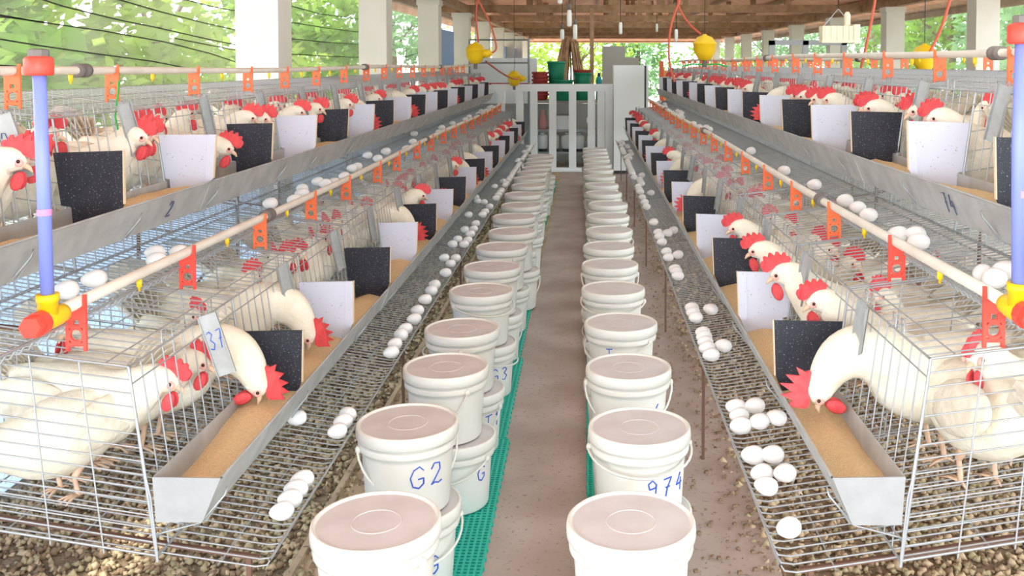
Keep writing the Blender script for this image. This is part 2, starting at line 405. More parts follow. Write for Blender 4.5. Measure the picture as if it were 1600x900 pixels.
TF = [(-3.5, 40, 4.2, 2.2, 'leafB'), (-.3, 43, 4.0, 2.2, 'leafB'), (2.4, 44, 4.4, 2.4, 'leafD'), (5.5, 42, 4.6, 2.5, 'leafA'), (8.5, 45, 5, 2.6, 'leafD'), (11.5, 40, 5, 2.6, 'leafD')]
for i, (x, y, h, r, k) in enumerate(TF):
    tree(x, y, h, r, k, 'distant leafy tree beyond the far end of the shed, %s from the left' % ordn(i), n=2200, ls=.16, low=.1)
TG = [(7.2, 13, 4.4, 1.8, 'leafD'), (8.0, 16, 4.6, 2.0, 'leafD'), (7.5, 19.5, 4.6, 2.0, 'leafA'), (8.4, 23.5, 4.8, 2.2, 'leafD'), (8.5, 28, 5, 2.4, 'leafD'), (7.6, 10, 4.2, 1.7, 'leafA'), (10.5, 17, 5.4, 2.5, 'leafA'), (11, 23, 5.4, 2.5, 'leafD')]
for i, (x, y, h, r, k) in enumerate(TG):
    tree(x, y, h, r, k, 'leafy tree outside the right open side, %s of those there' % ordn(i), n=2200, ls=.12, low=.15)

# ------------------------------------------------------------------ cage rows
S = .55
class Row: pass
def mkrow(nm, words, side, X0, zb, y0, n, off):
    r = Row(); r.nm, r.words, r.side, r.X0, r.zb, r.y0, r.n, r.off = nm, words, side, X0, zb, y0, n, off
    r.yc = [y0 + S*(k+.5) for k in range(n)]
    return r
ROWS = [mkrow('L1', 'lower left', -1, -.734, 0, 1.862, 18, 0), mkrow('L2', 'upper left', -1, -1.154, .47, 1.25, 19, 1),
        mkrow('R1', 'lower right', 1, .462, .055, 1.74, 18, 0), mkrow('R2', 'upper right', 1, .882, .53, 1.47, 19, 1)]
BACK = mkrow('B2', 'back upper right', -1, 2.10, .53, 2.57, 17, 0)
def floor_z(u): return .437 + (u+.055)*(.465-.437)/.185 if u < .13 else .465 + (u-.13)*.07/.43
ZT0, ZT1 = .85, .90
def topz(u): return ZT0 + (u-.182)*(ZT1-ZT0)/.398
WR = .0017
def grids(sd):
    G = {}
    P = lambda u, v, z: (sd*u, v, z)
    b = MB(); nv = 19
    for i in range(nv):
        v = -.275 + S*(i+.5)/nv
        b.tube([P(.56, v, .535), P(.13, v, .465), P(-.062, v, .435), P(-.086, v, .438), P(-.097, v, .456)], .0020, 4)
    for u, r in ((-.097, .0030), (.01, WR), (.13, .0022), (.30, WR), (.44, WR), (.56, .0022)):
        z = .457 if u < -.08 else floor_z(u) - .003
        b.tube([P(u, -.275, z), P(u, .275, z)], r, 4)
    G['floor'] = b.mesh('floor_grid', 'wire', True)
    b = MB()
    for i in range(12):
        v = -.275 + S*i/11.
        k = .012 if i % 3 == 1 else 0
        b.tube([P(.182, v, ZT0), P(.150, v, .62), P(.142+k*.3, v+k, .585), P(.130, v, .465)], WR if i not in (0, 11) else .0026, 4)
    for z in (.85, .815, .50, .467):
        u = .130 + (z-.465)*.052/.385
        b.tube([P(u-.002, -.275, z), P(u-.002, .275, z)], .0024 if z == .85 else WR, 4)
    for i in (3, 4, 7, 8):
        v = -.275 + S*i/11.
        b.tube([P(.182, v, ZT0), P(.184, v, ZT0+.03), P(.184, v+.02, ZT0+.03), P(.182, v+.02, ZT0)], WR, 4)
    G['front'] = b.mesh('front_grid', 'wire', True)
    b = MB()
    for i in range(14):
        v = -.275 + S*(i+.5)/14
        b.tube([P(.182, v, ZT0), P(.58, v, ZT1)], WR, 4)
    for u in (.23, .33, .43, .58): b.tube([P(u, -.275, topz(u)), P(u, .275, topz(u))], WR if u < .5 else .0024, 4)
    G['top'] = b.mesh('top_grid', 'wire', True)
    b = MB()
    for i in range(9):
        v = -.275 + S*(i+.5)/9
        b.tube([P(.58, v, ZT1), P(.56, v, .535)], WR, 4)
    for z in (.60, .70, .80): b.tube([P(.57, -.275, z), P(.57, .275, z)], WR, 4)
    G['rear'] = b.mesh('rear_grid', 'wire', True)
    for nm, cnt in (('side', 8), ('end', 15)):
        b = MB()
        for i in range(cnt):
            f = i/(cnt-1.)
            b.tube([P(.130+.052*f, -.275, .465+.385*f), P(.56+.02*f, -.275, .535+(ZT1-.535)*f)], WR if 0 < i < cnt-1 else .0028, 4)
        for q in ((0, .25, .5, .75, 1.0) if nm == 'end' else (0, .33, .66, 1.)):
            b.tube([P(.13+.43*q, -.275, .465+.07*q-.012), P(.182+.398*q, -.275, ZT0+.05*q)], .0018 if 0 < q else .0032, 5)
        G[nm] = b.mesh(nm + '_grid', 'wire', True)
    return G
GR = {-1: grids(-1), 1: grids(1)}
for r in ROWS + [BACK]:
    for k, yc in enumerate(r.yc):
        kk = k - r.off
        if r.nm == 'B2': lb = 'wire hen cage in the back tier behind upper right row, %s from near end' % ordn(k)
        elif kk < 0: lb = 'wire hen cage at frame edge, near end of the %s row' % r.words
        else: lb = 'wire hen cage with sloping egg tray, %s from near end of %s row' % (ordn(kk), r.words)
        t = thing('hen_cage', lb, 'cage', (r.X0, yc, r.zb), 0, 'wire hen cages of the %s row' % r.words)
        G = GR[r.side]
        for nm, key in (('floor_grid', 'floor'), ('front_grid', 'front'), ('top_grid', 'top'), ('rear_grid', 'rear'), ('side_grid', 'end' if k == 0 else 'side')):
            link(nm, G[key], t)

# ------------------------------------------------------------------ handwriting strokes
GL = {
 'G': [[(.85,.8),(.6,1),(.25,.85),(.05,.5),(.2,.1),(.55,0),(.85,.2),(.85,.45),(.5,.42)]],
 '2': [[(.1,.75),(.3,1),(.7,.95),(.75,.65),(.4,.3),(.1,.02),(.35,.1),(.6,.02),(.9,.08)]],
 '3': [[(.1,.9),(.5,1),(.8,.8),(.4,.55),(.8,.3),(.5,0),(.1,.1)]],
 '7': [[(.1,.95),(.8,1),(.45,.5),(.3,0)], [(.25,.5),(.65,.52)]],
 '4': [[(.6,1),(.1,.4),(.85,.42)], [(.7,.7),(.65,0)]],
 'T': [[(.05,.95),(.9,1)], [(.45,.97),(.45,0)]],
 '1': [[(.3,.8),(.5,1),(.5,0)]],
 'L': [[(.2,1),(.15,0),(.7,.05)]],
 '6': [[(.7,1),(.25,.6),(.15,.25),(.4,0),(.75,.2),(.6,.5),(.2,.35)]],
 '9': [[(.8,.75),(.5,1),(.2,.8),(.3,.5),(.75,.6),(.8,.8),(.7,0)]],
 'H': [[(.1,1),(.1,0)], [(.8,1),(.75,0)], [(.1,.5),(.8,.5)]],
}
def writing(text, fn, h, wch, m='ink', rr=.0016):
    b = MB(); x = 0
    for ch in text:
        if ch in GL:
            for st in GL[ch]:
                pts = []
                for (p, q) in zip(st[:-1], st[1:]):
                    for s in range(4): pts.append((p[0]+(q[0]-p[0])*s/4., p[1]+(q[1]-p[1])*s/4.))
                pts.append(st[-1])
                b.tube([fn(x + p[0]*wch, p[1]*h) for p in pts], rr, 4)
        x += wch*1.25
    return b.mesh('handwriting', m)

# ------------------------------------------------------------------ feed troughs, feed, pipes, boards, tags
def rowp(r): return lambda u, y, z: (r.X0 + r.side*u, y, z + r.zb)
boards = {}
for sd in (-1, 1):
    for cn in ('w', 'b'):
        fnb = lambda u, z, y, sd=sd: (sd*(u-.083), y, z-.548)
        boards[cn, sd] = (MB().prism([(.040, .550), (.128, .550), (.1355, .629), (.158, .633), (.170, .766), (-.004, .766), (.002, .633)], fnb, -.004, .004).mesh('board', 'board_'+cn),
                  MB().prism([(.0022, .632), (-.0042, .767), (-.0068, .767), (-.0004, .632)], fnb, -.0048, .0048).mesh('edge_strip', 'tan'),
                  MB().prism([(.026, .60), (.0295, .60), (.0215, .765), (.018, .765)], fnb, -.0055, .004).mesh('batten_strip', 'board_'+cn))
def tag_meshes():
    b = MB(); b.box(-.021, .021, -.0012, .0012, -.15, 0); b.box(-.021, -.019, -.008, .0012, -.15, 0); b.box(.019, .021, -.008, .0012, -.15, 0)
    h = MB().tube([(0, 0, -.004), (0, .008, .008), (0, .02, .004)], .0014, 4)
    return b.mesh('plate', 'tag'), h.mesh('hook', 'wire')
TAGM = tag_meshes()
def hanger_mesh():
    b = MB(); t = .003
    b.box(-.021, -.014, -t, t, -.098, -.012); b.box(.014, .021, -t, t, -.098, .018)
    b.box(-.014, .014, -t, t, -.034, -.012); b.box(-.014, .014, -t, t, -.088, -.080); b.box(-.014, .014, -t, t, -.050, -.044)
    b.box(-.014, -.006, -t, t, -.044, -.034); b.box(.006, .014, -t, t, -.044, -.034)
    for q in range(12):   # round window
        a0, a1 = 2*math.pi*q/12, 2*math.pi*(q+1)/12
        P = []
        for a in (a0, a1):
            ca, sa = math.cos(a), math.sin(a); k = 1/max(abs(ca), abs(sa))
            P.append((.0115*ca, .0115*sa - .065, .0145*ca*k, .0152*sa*k - .065))
        poly = [(P[0][0], P[0][1]), (P[0][2], P[0][3]), (P[1][2], P[1][3]), (P[1][0], P[1][1])]
        b.prism(poly, lambda x, z, y: (x, y, z), -t, t)
    b.box(-.021, .021, -.004, .004, -.012, -.008)
    return b
HG = {'orange': hanger_mesh().mesh('hanger', 'orange'), 'red': hanger_mesh().mesh('hanger', 'red')}
NIP = MB().lathe([(.0, -.034), (.003, -.034), (.003, -.026), (.0065, -.024), (.0065, -.008), (.004, -.006)], 8, capb=False).mesh('nipple', 'yellow', True)
CPL = MB().lathe([(.014, -.03), (.021, -.028), (.021, -.012), (.018, -.008), (.018, .008), (.021, .012), (.021, .028), (.014, .03)], 14, axis='y').mesh('coupling', 'coupling', True)
UP = .305; ZP = .962
OFFB = {'L1': 0, 'L2': 1, 'R1': 0, 'R2': 1}
for r in ROWS:
    p = rowp(r); ya, yb = r.y0, r.y0 + S*r.n
    # trough
    t = thing('feed_trough', 'long grey galvanised feed trough along the %s row' % r.words, 'trough', (r.X0, ya, r.zb), 0, 'feed troughs')
    L = 1.65; nseg = int(math.ceil((yb-ya)/L))
    for i in range(nseg):
        y0 = i*L - (.02 if i else 0); y1 = min((i+1)*L, yb-ya); e = .002*(i % 2); s = r.side
        prof = [(0-e, .624), (.038-e, .534-e), (.131, .534-e), (.137, .626), (.1352, .626), (.129, .5358), (.039, .5358), (.0025, .622)]
        b = MB(); n = len(prof); 
        for y in (y0, y1):
            for u, z in prof: b.v.append((s*u, y, z))
        for k in range(n): k2 = (k+1) % n; b.f.append((k, k2, n+k2, n+k))
        b.f.append(tuple(range(n-1, -1, -1))); b.f.append(tuple(range(n, 2*n)))
        link('channel', b.mesh('channel', 'galv'), t)
        # folded rolled rim
        b = MB().tube([(s*(-.001), y0, .6245), (s*(-.001), y1, .6245)], .003, 5); link('rim', b.mesh('rim', 'galv', True), t)
    poly = [(0, .624), (.038, .534), (.131, .534), (.137, .626)]
    b = MB().prism(poly, lambda u, z, y: (r.side*u, y, z), -.002, .0015); link('end_plate', b.mesh('end_plate', 'galv_end'), t)
    hk = MB().tube([(r.side*(.15), 0, .50), (r.side*.045, 0, .528), (r.side*(-.004), 0, .585), (r.side*(-.006), .006, .60), (r.side*(-.002), .012, .585), (r.side*.04, .012, .526)], .002, 4).mesh('hook', 'wire', True)
    for k in range(r.n*1):
        link('hook', hk, t, (0, .03 + k*S + rnd.uniform(-.04, .12) if k else .01, 0))
    # feed inside
    b = MB(); N = int((yb-ya)/.03); us = [.026, .05, .08, .11, .1305]
    for i in range(N+1):
        y = ya + .012 + (yb-ya-.02)*i/N
        lift = .012*math.sin(y*7.3+r.X0*5) + .010*math.sin(y*3.1)
        for j, u in enumerate(us):
            z = .586 + lift + (.013*(2-abs(j-2)) if 0 < j < 4 else 0)*.6 + rnd.uniform(-.002, .002)
            z = max(.54, min(.61, z)); uu = .038 - (z-.534)*.038/.09 + .002 if j == 0 else (.131 + (z-.534)*.006/.09 - .002 if j == 4 else u)
            b.v.append(p(uu, y, z))
    n = len(us)
    for i in range(N):
        for j in range(n-1): b.f.append((i*n+j, i*n+j+1, (i+1)*n+j+1, (i+1)*n+j) if r.side > 0 else (i*n+j, (i+1)*n+j, (i+1)*n+j+1, i*n+j+1))
    o = link('feed', b.mesh('feed', 'feed', True)); tag(o, 'yellow ground feed lying in the %s trough' % r.words, 'feed', kind='stuff')

for r in ROWS + [BACK]:
    p = rowp(r); ya, yb = r.y0, r.y0 + S*r.n
    ys = {'L1': 1.80, 'R1': 1.655}.get(r.nm, ya)
    lb = 'cream water pipe on orange hangers along the %s row' % r.words
    t = thing('water_pipe', lb, 'pipe', (r.X0 + r.side*UP, 0, r.zb + ZP), 0, 'drinker pipes')
    wob = (lambda y: .006*math.sin(y*1.3+r.X0)) 
    pts = [(0, ys+(yb+.1-ys)*i/30., wob(ys+(yb+.1-ys)*i/30.)) for i in range(31)]
    link('pipe', MB().tube(pts, .0125, 10, True).mesh('pipe', 'pvc', True), t)
    for k in range(r.n):
        y = r.y0 + S*k + (.05 if k == 0 else rnd.uniform(-.02, .06))
        if r.nm in ('L1', 'R1') and k == 0: y = ys + .1
        link('hanger', HG['red' if k < 2 and r.nm in ('L1', 'L2', 'R1') else 'orange'], t, (0, y, wob(y)), None, (-r.side, 1, 1))
        for q in (.27, ):
            link('nipple', NIP, t, (0, y+q, wob(y)-.006))
    for y in ((3.05, 6.1, 9.1) if r.nm in ('L1', 'R1') else (2.72, 6.2, 9.4)):
        link('coupling', CPL, t, (0, y, wob(y)))
    if r.nm in ('L1', 'R1'):
        b = MB().lathe([(.019, -.03), (.0205, -.028), (.0205, .03), (.0185, .04), (.0185, .05), (.014, .05)], 14, axis='y').lathe([(.0185, 0), (.0185, .035), (.0205, .036), (.0205, .05), (.015, .05)], 14)
        link('tee', b.mesh('tee', 'yellow', True), t, (0, ys, 0))
        b = MB().lathe([(.0, -.062), (.020, -.062), (.022, -.060), (.022, -.036), (.0215, -.030)], 6, axis='y', capb=False); b2 = MB().lathe([(.0215, -.036), (.023, -.034), (.023, -.022)], 14, axis='y')
        b.lathe([(.0235, -.040), (.0235, -.022), (.018, -.020)], 14, axis='y')
        link('end_plug', b.mesh('end_plug', 'red'), t, (0, ys, 0))
        # upright level tube
        top = {'L1': 1.478, 'R1': 1.535}[r.nm]
        vp = thing('level_tube', 'upright pale blue level tube with red cap beside the %s' % ('left cages' if r.side < 0 else 'right cages'), 'tube', (r.X0 + r.side*UP, ys, r.zb + ZP + .048), 0, 'blue level tubes')
        hh = top - (r.zb + ZP + .048)
        link('tube', MB().tube([(0, 0, 0), (-.004, 0, hh*.5), (-.008 if r.side < 0 else 0, 0, hh)], .0125, 12, True).mesh('tube', 'bluepipe', True), vp)
        x = -.008 if r.side < 0 else 0
        link('cap', MB().lathe([(.014, hh-.045), (.024, hh-.045), (.026, hh-.040), (.026, hh-.014), (.023, hh-.010), (.016, hh-.008), (.016, hh), (.01, hh+.002)], 12, (x, 0, 0)).mesh('cap', 'red', True), vp)
        link('cap_plug', MB().lathe([(.019, hh-.008), (.019, hh+.004), (.012, hh+.006)], 8, (x, 0, 0)).mesh('cap_plug', 'coupling'), vp)
        link('mark', MB().lathe([(.0133, hh*.33), (.0133, hh*.33+.012)], 12, (-.003 if r.side < 0 else 0, 0, 0), capb=False, capt=False).mesh('mark', mat('pink_mark_'+r.nm, (.75, .25, .50), .5), True), vp)

NUM = {('L1', 0): '37', ('L2', 1): '2'}
for r in ROWS:
    p = rowp(r)
    cw = 0; cb = 0
    for k in range(1, r.n):
        kk = k - 1 - (1 if r.off else 0)
        y = r.y0 + S*k
        black = (k % 2 == 1) if not (r.nm == 'L2') else (k % 2 == 0)
        if r.nm == 'R2': black = (k % 2 == 1)
        cn = 'b' if black else 'w'
        if black: cb += 1
        else: cw += 1
        num = cb if black else cw
        lb = '%s feed divider board across the %s trough, %s %s one from near end' % ('speckled black' if black else 'dusty white', r.words, ordn(num-1), 'black' if black else 'white')
        t = thing('divider_board', lb, 'board', p(.083, y, .548), 0, 'black and white boards between the feeding places')
        t.rotation_euler = (R(rnd.uniform(-7, 2)), R(r.side*rnd.uniform(0, 2.5)), R(rnd.uniform(-3, 3)))
        sgn = r.side
        bm = boards[cn, sgn]
        link('board', bm[0], t)
        link('edge_strip', bm[1], t)
        if not black: link('batten_strip', bm[2], t)
    for k in range(r.n):
        kk = k - r.off
        if kk < 0: continue
        y = r.yc[k] + (.02 if k else .035)
        lb = 'small aluminium number plate on the %s cage of the %s row' % (ordn(kk), r.words)
        t = thing('number_plate', lb, 'number plate', p(.150, y, .872), 0, 'number plates hung on the cage fronts')
        t.rotation_euler = (R(0), R(-r.side*-17), R(-r.side*(12 if (r.nm, k) in NUM else rnd.uniform(62, 82))))
        link('plate', TAGM[0], t); link('hook', TAGM[1], t)
        if (r.nm, k) in NUM:
            txt = NUM[(r.nm, k)]
            o = link('handwriting', writing(txt, lambda a, c: (-.017 + a, -.0026, -.085 + c), .045, .017, 'ink' if txt == '37' else 'ink2', .0012), t)
# writing on the outer faces of the troughs
def trough_writing(r, txt, y, h, m):
    p = rowp(r); s = r.side
    def fn(a, c):
        z = .555 + c; u = .038 - (z-.534)*.038/.09 - .003
        return p(u, y + (a if s < 0 else -a), z)
    o = link('trough_mark', writing(txt, fn, h, .03, m, .0016))
    tag(o, 'hand-drawn number on the outer face of the %s trough' % r.words, 'writing')
trough_writing(ROWS[1], '2', 2.62, .045, 'ink2'); trough_writing(ROWS[3], '74', 2.35, .05, 'ink2')
# a green string tied to the upper left pipe
r = ROWS[1]; p = rowp(r)
tag(link('string', MB().tube([p(.30, 2.93, .965), p(.27, 2.86, .90), p(.24, 2.78, .83), p(.2, 2.72, .78)], .003, 5).mesh('string', 'string')), 'green string tied to the upper left water pipe', 'string')

# rack legs
for nm, side, X0, ys in (('left', -1, -.734, 1.93), ('right', 1, .462, 1.78)):
    for i in range(7):
        y = ys + i*1.65; zb = 0 if side < 0 else .055
        t = thing('rack_stand', 'rusty steel rack stand carrying the %s cages, %s from near end' % (nm, ordn(i)), 'stand', (X0, y, 0), 0, 'rusty stands under the cages')
        s = side
        for u, z in ((-.03, .43+zb), (.60, .96+zb), (.98, .99+zb)):
            link('leg', MB().obox((s*u, 0, z/2-.02), (.005, 0, 0), (0, .005, 0), (0, 0, z/2+.018)).mesh('leg', 'rust'), t)
        link('bearer', MB().tube([(s*-.05, 0, .425+zb), (s*.13, 0, .452+zb), (s*.56, 0, .522+zb)], .006, 4, True).mesh('bearer', 'rust'), t)
        link('bearer', MB().tube([(s*.37, 0, .90+zb), (s*.55, 0, .92+zb), (s*.98, 0, .995+zb)], .006, 4, True).mesh('bearer', 'rust'), t)
        link('brace', MB().tube([(s*.61, 0, .80+zb), (s*.97, 0, .35)], .006, 4).mesh('brace', 'rust'), t)

# ------------------------------------------------------------------ hens
def catmull(P, n):
    out = []
    m = len(P)
    for i in range(m-1):
        p0, p1, p2, p3 = P[max(i-1, 0)], P[i], P[i+1], P[min(i+2, m-1)]
        for s in range(n):
            t = s/float(n); out.append(tuple(.5*((2*b_)+(-a+c_)*t+(2*a-5*b_+4*c_-d)*t*t+(-a+3*b_-3*c_+d)*t**3) for a, b_, c_, d in zip(p0, p1, p2, p3)))
    out.append(tuple(P[-1])); return out
POSES = {
 # x, y(side), z, half width, half height ; hen looks along +x
 'alert': [(-.20,0,.285,.022,.030), (-.15,0,.255,.050,.062), (-.08,0,.222,.075,.088), (.0,0,.205,.087,.100), (.07,0,.212,.080,.095), (.115,0,.252,.062,.072), (.132,0,.298,.048,.054), (.144,0,.332,.037,.042), (.158,0,.356,.029,.033), (.180,0,.361,.022,.026), (.197,0,.354,.010,.013)],
 'peer':  [(-.20,0,.275,.022,.030), (-.15,0,.250,.050,.062), (-.08,0,.222,.075,.088), (.0,0,.205,.087,.100), (.07,0,.215,.080,.092), (.125,0,.248,.062,.069), (.165,0,.276,.049,.053), (.195,0,.296,.039,.043), (.220,0,.304,.030,.034), (.242,0,.300,.023,.026), (.258,0,.291,.010,.012)],
 'feed':  [(-.20,0,.300,.022,.030), (-.15,0,.270,.050,.062), (-.08,0,.235,.075,.088), (.0,0,.215,.087,.100), (.07,0,.225,.080,.092), (.125,0,.258,.066,.072), (.180,0,.264,.058,.060), (.225,0,.242,.050,.051), (.255,0,.207,.040,.041), (.272,0,.174,.030,.032), (.280,0,.150,.023,.026), (.282,0,.130,.010,.012)],
 'turn':  [(-.20,0,.285,.022,.030), (-.15,0,.255,.050,.062), (-.08,0,.222,.075,.088), (.0,0,.205,.087,.100), (.07,0,.212,.080,.095), (.112,0,.250,.062,.072), (.124,.008,.294,.048,.054), (.128,.022,.328,.037,.042), (.130,.046,.352,.029,.033), (.131,.070,.356,.022,.026), (.131,.088,.348,.010,.013)],
 'low':   [(-.20,0,.270,.022,.030), (-.15,0,.245,.050,.062), (-.08,0,.218,.075,.088), (.0,0,.200,.087,.100), (.07,0,.200,.080,.094), (.13,0,.205,.062,.070), (.175,0,.205,.050,.054), (.210,0,.203,.039,.043), (.236,0,.198,.030,.033), (.258,0,.188,.023,.026), (.274,0,.177,.010,.012)],
}
for k_ in POSES:
    q_ = []
    for i_, (x_, y_, z_, a_, b_) in enumerate(POSES[k_]):
        wt = 1.0 if k_ in ('alert', 'turn') else max(0., min(1., (7.5-i_)/3.))
        q_.append((x_, y_, z_-.032*wt, a_*1.04, b_*1.06))
    POSES[k_] = q_
POSES['mid'] = [tuple((a_ + b_)/2 for a_, b_ in zip(p_, q_)) for p_, q_ in zip(POSES['peer'], POSES['low'])]
def hen_meshes(pose):
    P = catmull(POSES[pose], 3)
    b = MB(); n = 16; N = len(P); frames = []
    for i, (x, y, z, rw, rh) in enumerate(P):
        a = Vector(P[max(i-1, 0)][:3]); c = Vector(P[min(i+1, N-1)][:3]); t = (c-a).normalized()
        sd = Vector((0, 0, 1)).cross(t) if abs(t.z) < .93 else (frames[-1][2] if frames else Vector((0, 1, 0)))
        if frames and sd.dot(frames[-1][2]) < 0: sd = -sd
        if frames: sd = frames[-1][2]*.5 + sd.normalized()*.5
        sd = (sd - t*sd.dot(t)).normalized(); up = t.cross(sd)
        frames.append((Vector((x, y, z)), t, sd, up, rw, rh))
        for k in range(n):
            an = 2*math.pi*k/n; ca, sa = math.cos(an), math.sin(an)
            q = Vector((x, y, z)) + sd*(rw*ca) + up*(rh*sa)
            b.v.append(tuple(q))
    for i in range(N-1):
        for k in range(n): k2 = (k+1) % n; b.f.append((i*n+k, i*n+k2, (i+1)*n+k2, (i+1)*n+k))
    b.f.append(tuple(range(n-1, -1, -1))); b.f.append(tuple((N-1)*n+k for k in range(n)))
    out = {'body': b.mesh('body_'+pose, 'feather', True)}
    # head frame
    H, t, sd, up, rw, rh = frames[-5]
    hp = H
    # comb: upright jagged blade
    prof = [(-.032,-.004),(-.046,.008),(-.044,.016),(-.036,.020),(-.034,.032),(-.028,.034),(-.022,.026),(-.015,.040),(-.009,.042),(-.003,.030),(.005,.043),(.011,.044),(.016,.031),(.024,.038),(.030,.036),(.031,.024),(.039,.022),(.043,.012),(.040,-.004),(.030,-.010),(0,-.004)]
    if pose == 'feed': prof = [(-.032,-.004),(-.046,.010),(-.040,.018),(-.044,.040),(-.028,.028),(-.018,.056),(-.006,.034),(.006,.062),(.014,.034),(.030,.054),(.031,.028),(.048,.034),(.043,.012),(.040,-.004),(.030,-.010),(0,-.004)]
    b = MB(); o = hp + up*(rh*.86) + t*.006
    lean = rnd.choice((-1, 1))*.35
    for sgn in (-1, 1):
        for (x, z) in prof:
            th = .0055 if z < .02 else .0028
            b.v.append(tuple(o + t*x + up*z + sd*(sgn*th + lean*max(z, 0)*max(z, 0)*18)))
    m = len(prof); b.f.append(tuple(range(m-1, -1, -1))); b.f.append(tuple(range(m, 2*m)))
    for k in range(m): k2 = (k+1) % m; b.f.append((k, k2, m+k2, m+k))
    out['comb'] = b.mesh('comb_'+pose, 'comb')
    rot = Matrix((t, sd, up)).transposed()
    for q, nm in ((1, 'wattleL'), (-1, 'wattleR')):
        b = MB().ell(hp + t*.022 - up*(rh+.014) + sd*(q*.010), .016, .005, .024, 9, 6, rot @ Matrix.Rotation(q*.15, 3, 'X'))
        out[nm] = b.mesh('wattle', 'comb', True)
        out['eye'+nm[-1]] = MB().ell(hp + t*.016 + up*(rh*.18) + sd*(q*rw*.92), .0048, .0028, .0048, 8, 5, rot).mesh('eye', 'eye', True)
        out['face'+nm[-1]] = MB().ell(hp + t*.016 + up*(rh*.05) + sd*(q*rw*.70), .012, .0055, .010, 9, 6, rot).mesh('face_patch', 'face', True)
        out['lobe'+nm[-1]] = MB().ell(hp - t*.006 - up*(rh*.40) + sd*(q*rw*.80), .0075, .0045, .0095, 8, 5, rot).mesh('ear_lobe', 'lobe', True)
    E = frames[-1][0]; et = frames[-1][1]
    b = MB().tube([E - et*.012 , E + et*.012, E + et*.022 - up*.005], .010, 8, True, .002); out['beak'] = b.mesh('beak', 'beak', True)
    # wings
    for q, nm in ((1, 'wingL'), (-1, 'wingR')):
        rt = Matrix.Rotation(R(16), 3, 'Y') @ Matrix.Rotation(R(q*8), 3, 'X')
        b = MB().ell((-.055, q*.076, .196), .125, .021, .062, 14, 8, rt); out[nm] = b.mesh('wing', 'wingf', True)
    # tail fan
    z0 = POSES[pose][0][2]; b = MB()
    for k in range(7):
        a = R(-26 + k*52/6.); yy = (k-3)*.010
        tip = Vector((-.20-.10*math.cos(a*.6), yy*2.6, z0+.085+.02*math.cos(a*3)))
        base = Vector((-.165, yy*.8, z0-.012)); ax = (tip-base); sdv = Vector((.35, .05*(k-3), .30)).normalized()
        bb = len(b.v)
        for f, wd in ((0, .018), (.45, .024), (.85, .022), (1.0, .010)):
            c = base + ax*f
            for s1, s2 in ((-1, -1), (1, -1), (1, 1), (-1, 1)): b.v.append(tuple(c + sdv*(wd*s1) + Vector((0, .002*s2, 0))))
        for i in range(3):
            for j in range(4): j2 = (j+1) % 4; b.f.append((bb+i*4+j, bb+i*4+j2, bb+i*4+4+j2, bb+i*4+4+j))
        b.f.append((bb+12, bb+13, bb+14, bb+15))
    out['tail'] = b.mesh('tail', 'wingf', False)
    for q, nm in ((1, 'legL'), (-1, 'legR')):
        b = MB(); y = q*.042
        b.tube([(.0, y, .12), (-.012, y, .085), (.008, y, .058)], .017, 7, False, .009)
        b.tube([(.008, y, .062), (-.002, y, .010)], .0065, 6)
        for a in (-28, 0, 28, 180):
            l = .05 if a != 180 else .024
            b.tube([(0, y, .010), (l*.6*math.cos(R(a)), y+l*.6*math.sin(R(a)), .008), (l*math.cos(R(a)), y+l*math.sin(R(a)), .002)], .0046, 5, True, .002)
        out[nm] = b.mesh('leg', 'leg', True)
    return out
HM = {k: hen_meshes(k) for k in POSES}
FULL = [('body','body'),('comb','comb'),('wattle','wattleL'),('wattle','wattleR'),('face_patch','faceL'),('face_patch','faceR'),('eye','eyeL'),('eye','eyeR'),('ear_lobe','lobeL'),('ear_lobe','lobeR'),('beak','beak'),('wing','wingL'),('wing','wingR'),('tail','tail'),('leg','legL'),('leg','legR')]
MID = [x for x in FULL if x[0] in ('body','comb','wattle','face_patch','eye','beak','tail')]
FAR = [x for x in FULL if x[0] in ('body','comb','wattle')]
def hen(r, pose, u, y, yaw, label, sc_=1.0, parts=FULL, dz=0.0):
    """yaw 0 = looking towards the aisle; positive turns the head towards the camera end"""
    base = math.pi if r.side > 0 else 0.0
    rz = base + (yaw if r.side > 0 else -yaw)
    p = rowp(r)
    t = thing('hen', label, 'hen', p(u, y, floor_z(u) + .004 + dz), rz, 'white hens in the cages')
    t.scale = (sc_,)*3
    for nm, key in parts: link(nm, HM[pose][key], t)
    return t
rowd = {r.nm: r for r in ROWS}
L1, L2, R1, R2 = (rowd[k] for k in ('L1', 'L2', 'R1', 'R2'))
# the nearest birds, one by one
hen(L1, 'low', .40, 2.03, R(122), 'white hen in nearest lower left cage facing away from aisle, head at frame edge', .82)
hen(L1, 'mid', .425, 2.12, R(8), 'white hen in nearest lower left cage, upright head just behind corner wires', .92)
hen(L1, 'mid', .415, 2.225, R(-4), 'white hen in nearest lower left cage, red comb below the number 37 plate', .90)
hen(L1, 'feed', .355, 2.32, R(2), 'white hen with big red comb pecking in the near end of lower left trough', .98)
hen(L1, 'turn', .44, 2.36, R(176), 'white hen at the back of nearest lower left cage, red comb by rear wires', .86)
hen(R1, 'feed', .34, 2.13, R(4), 'white hen pecking yellow feed in the near end of lower right trough', .98)
hen(R1, 'low', .37, 1.97, R(-82), 'large white hen with tail to the end wires of lower right row', .95)
hen(R1, 'peer', .50, 2.02, R(38), 'white hen at right frame edge in lower right row, red wattle behind end wires', .92)
hen(R1, 'peer', .325, 2.64, R(-3), 'white hen leaning out above the first white board of lower right row', 1.0)
hen(R1, 'peer', .35, 2.42, R(6), 'white hen peering over first black board of lower right row', .94)
hen(R1, 'alert', .43, 2.50, R(30), 'white hen inside second lower right cage behind the peering birds', .84)
hen(R1, 'turn', .45, 2.72, R(160), 'white hen facing away in second lower right cage, red comb under top wires', .84)
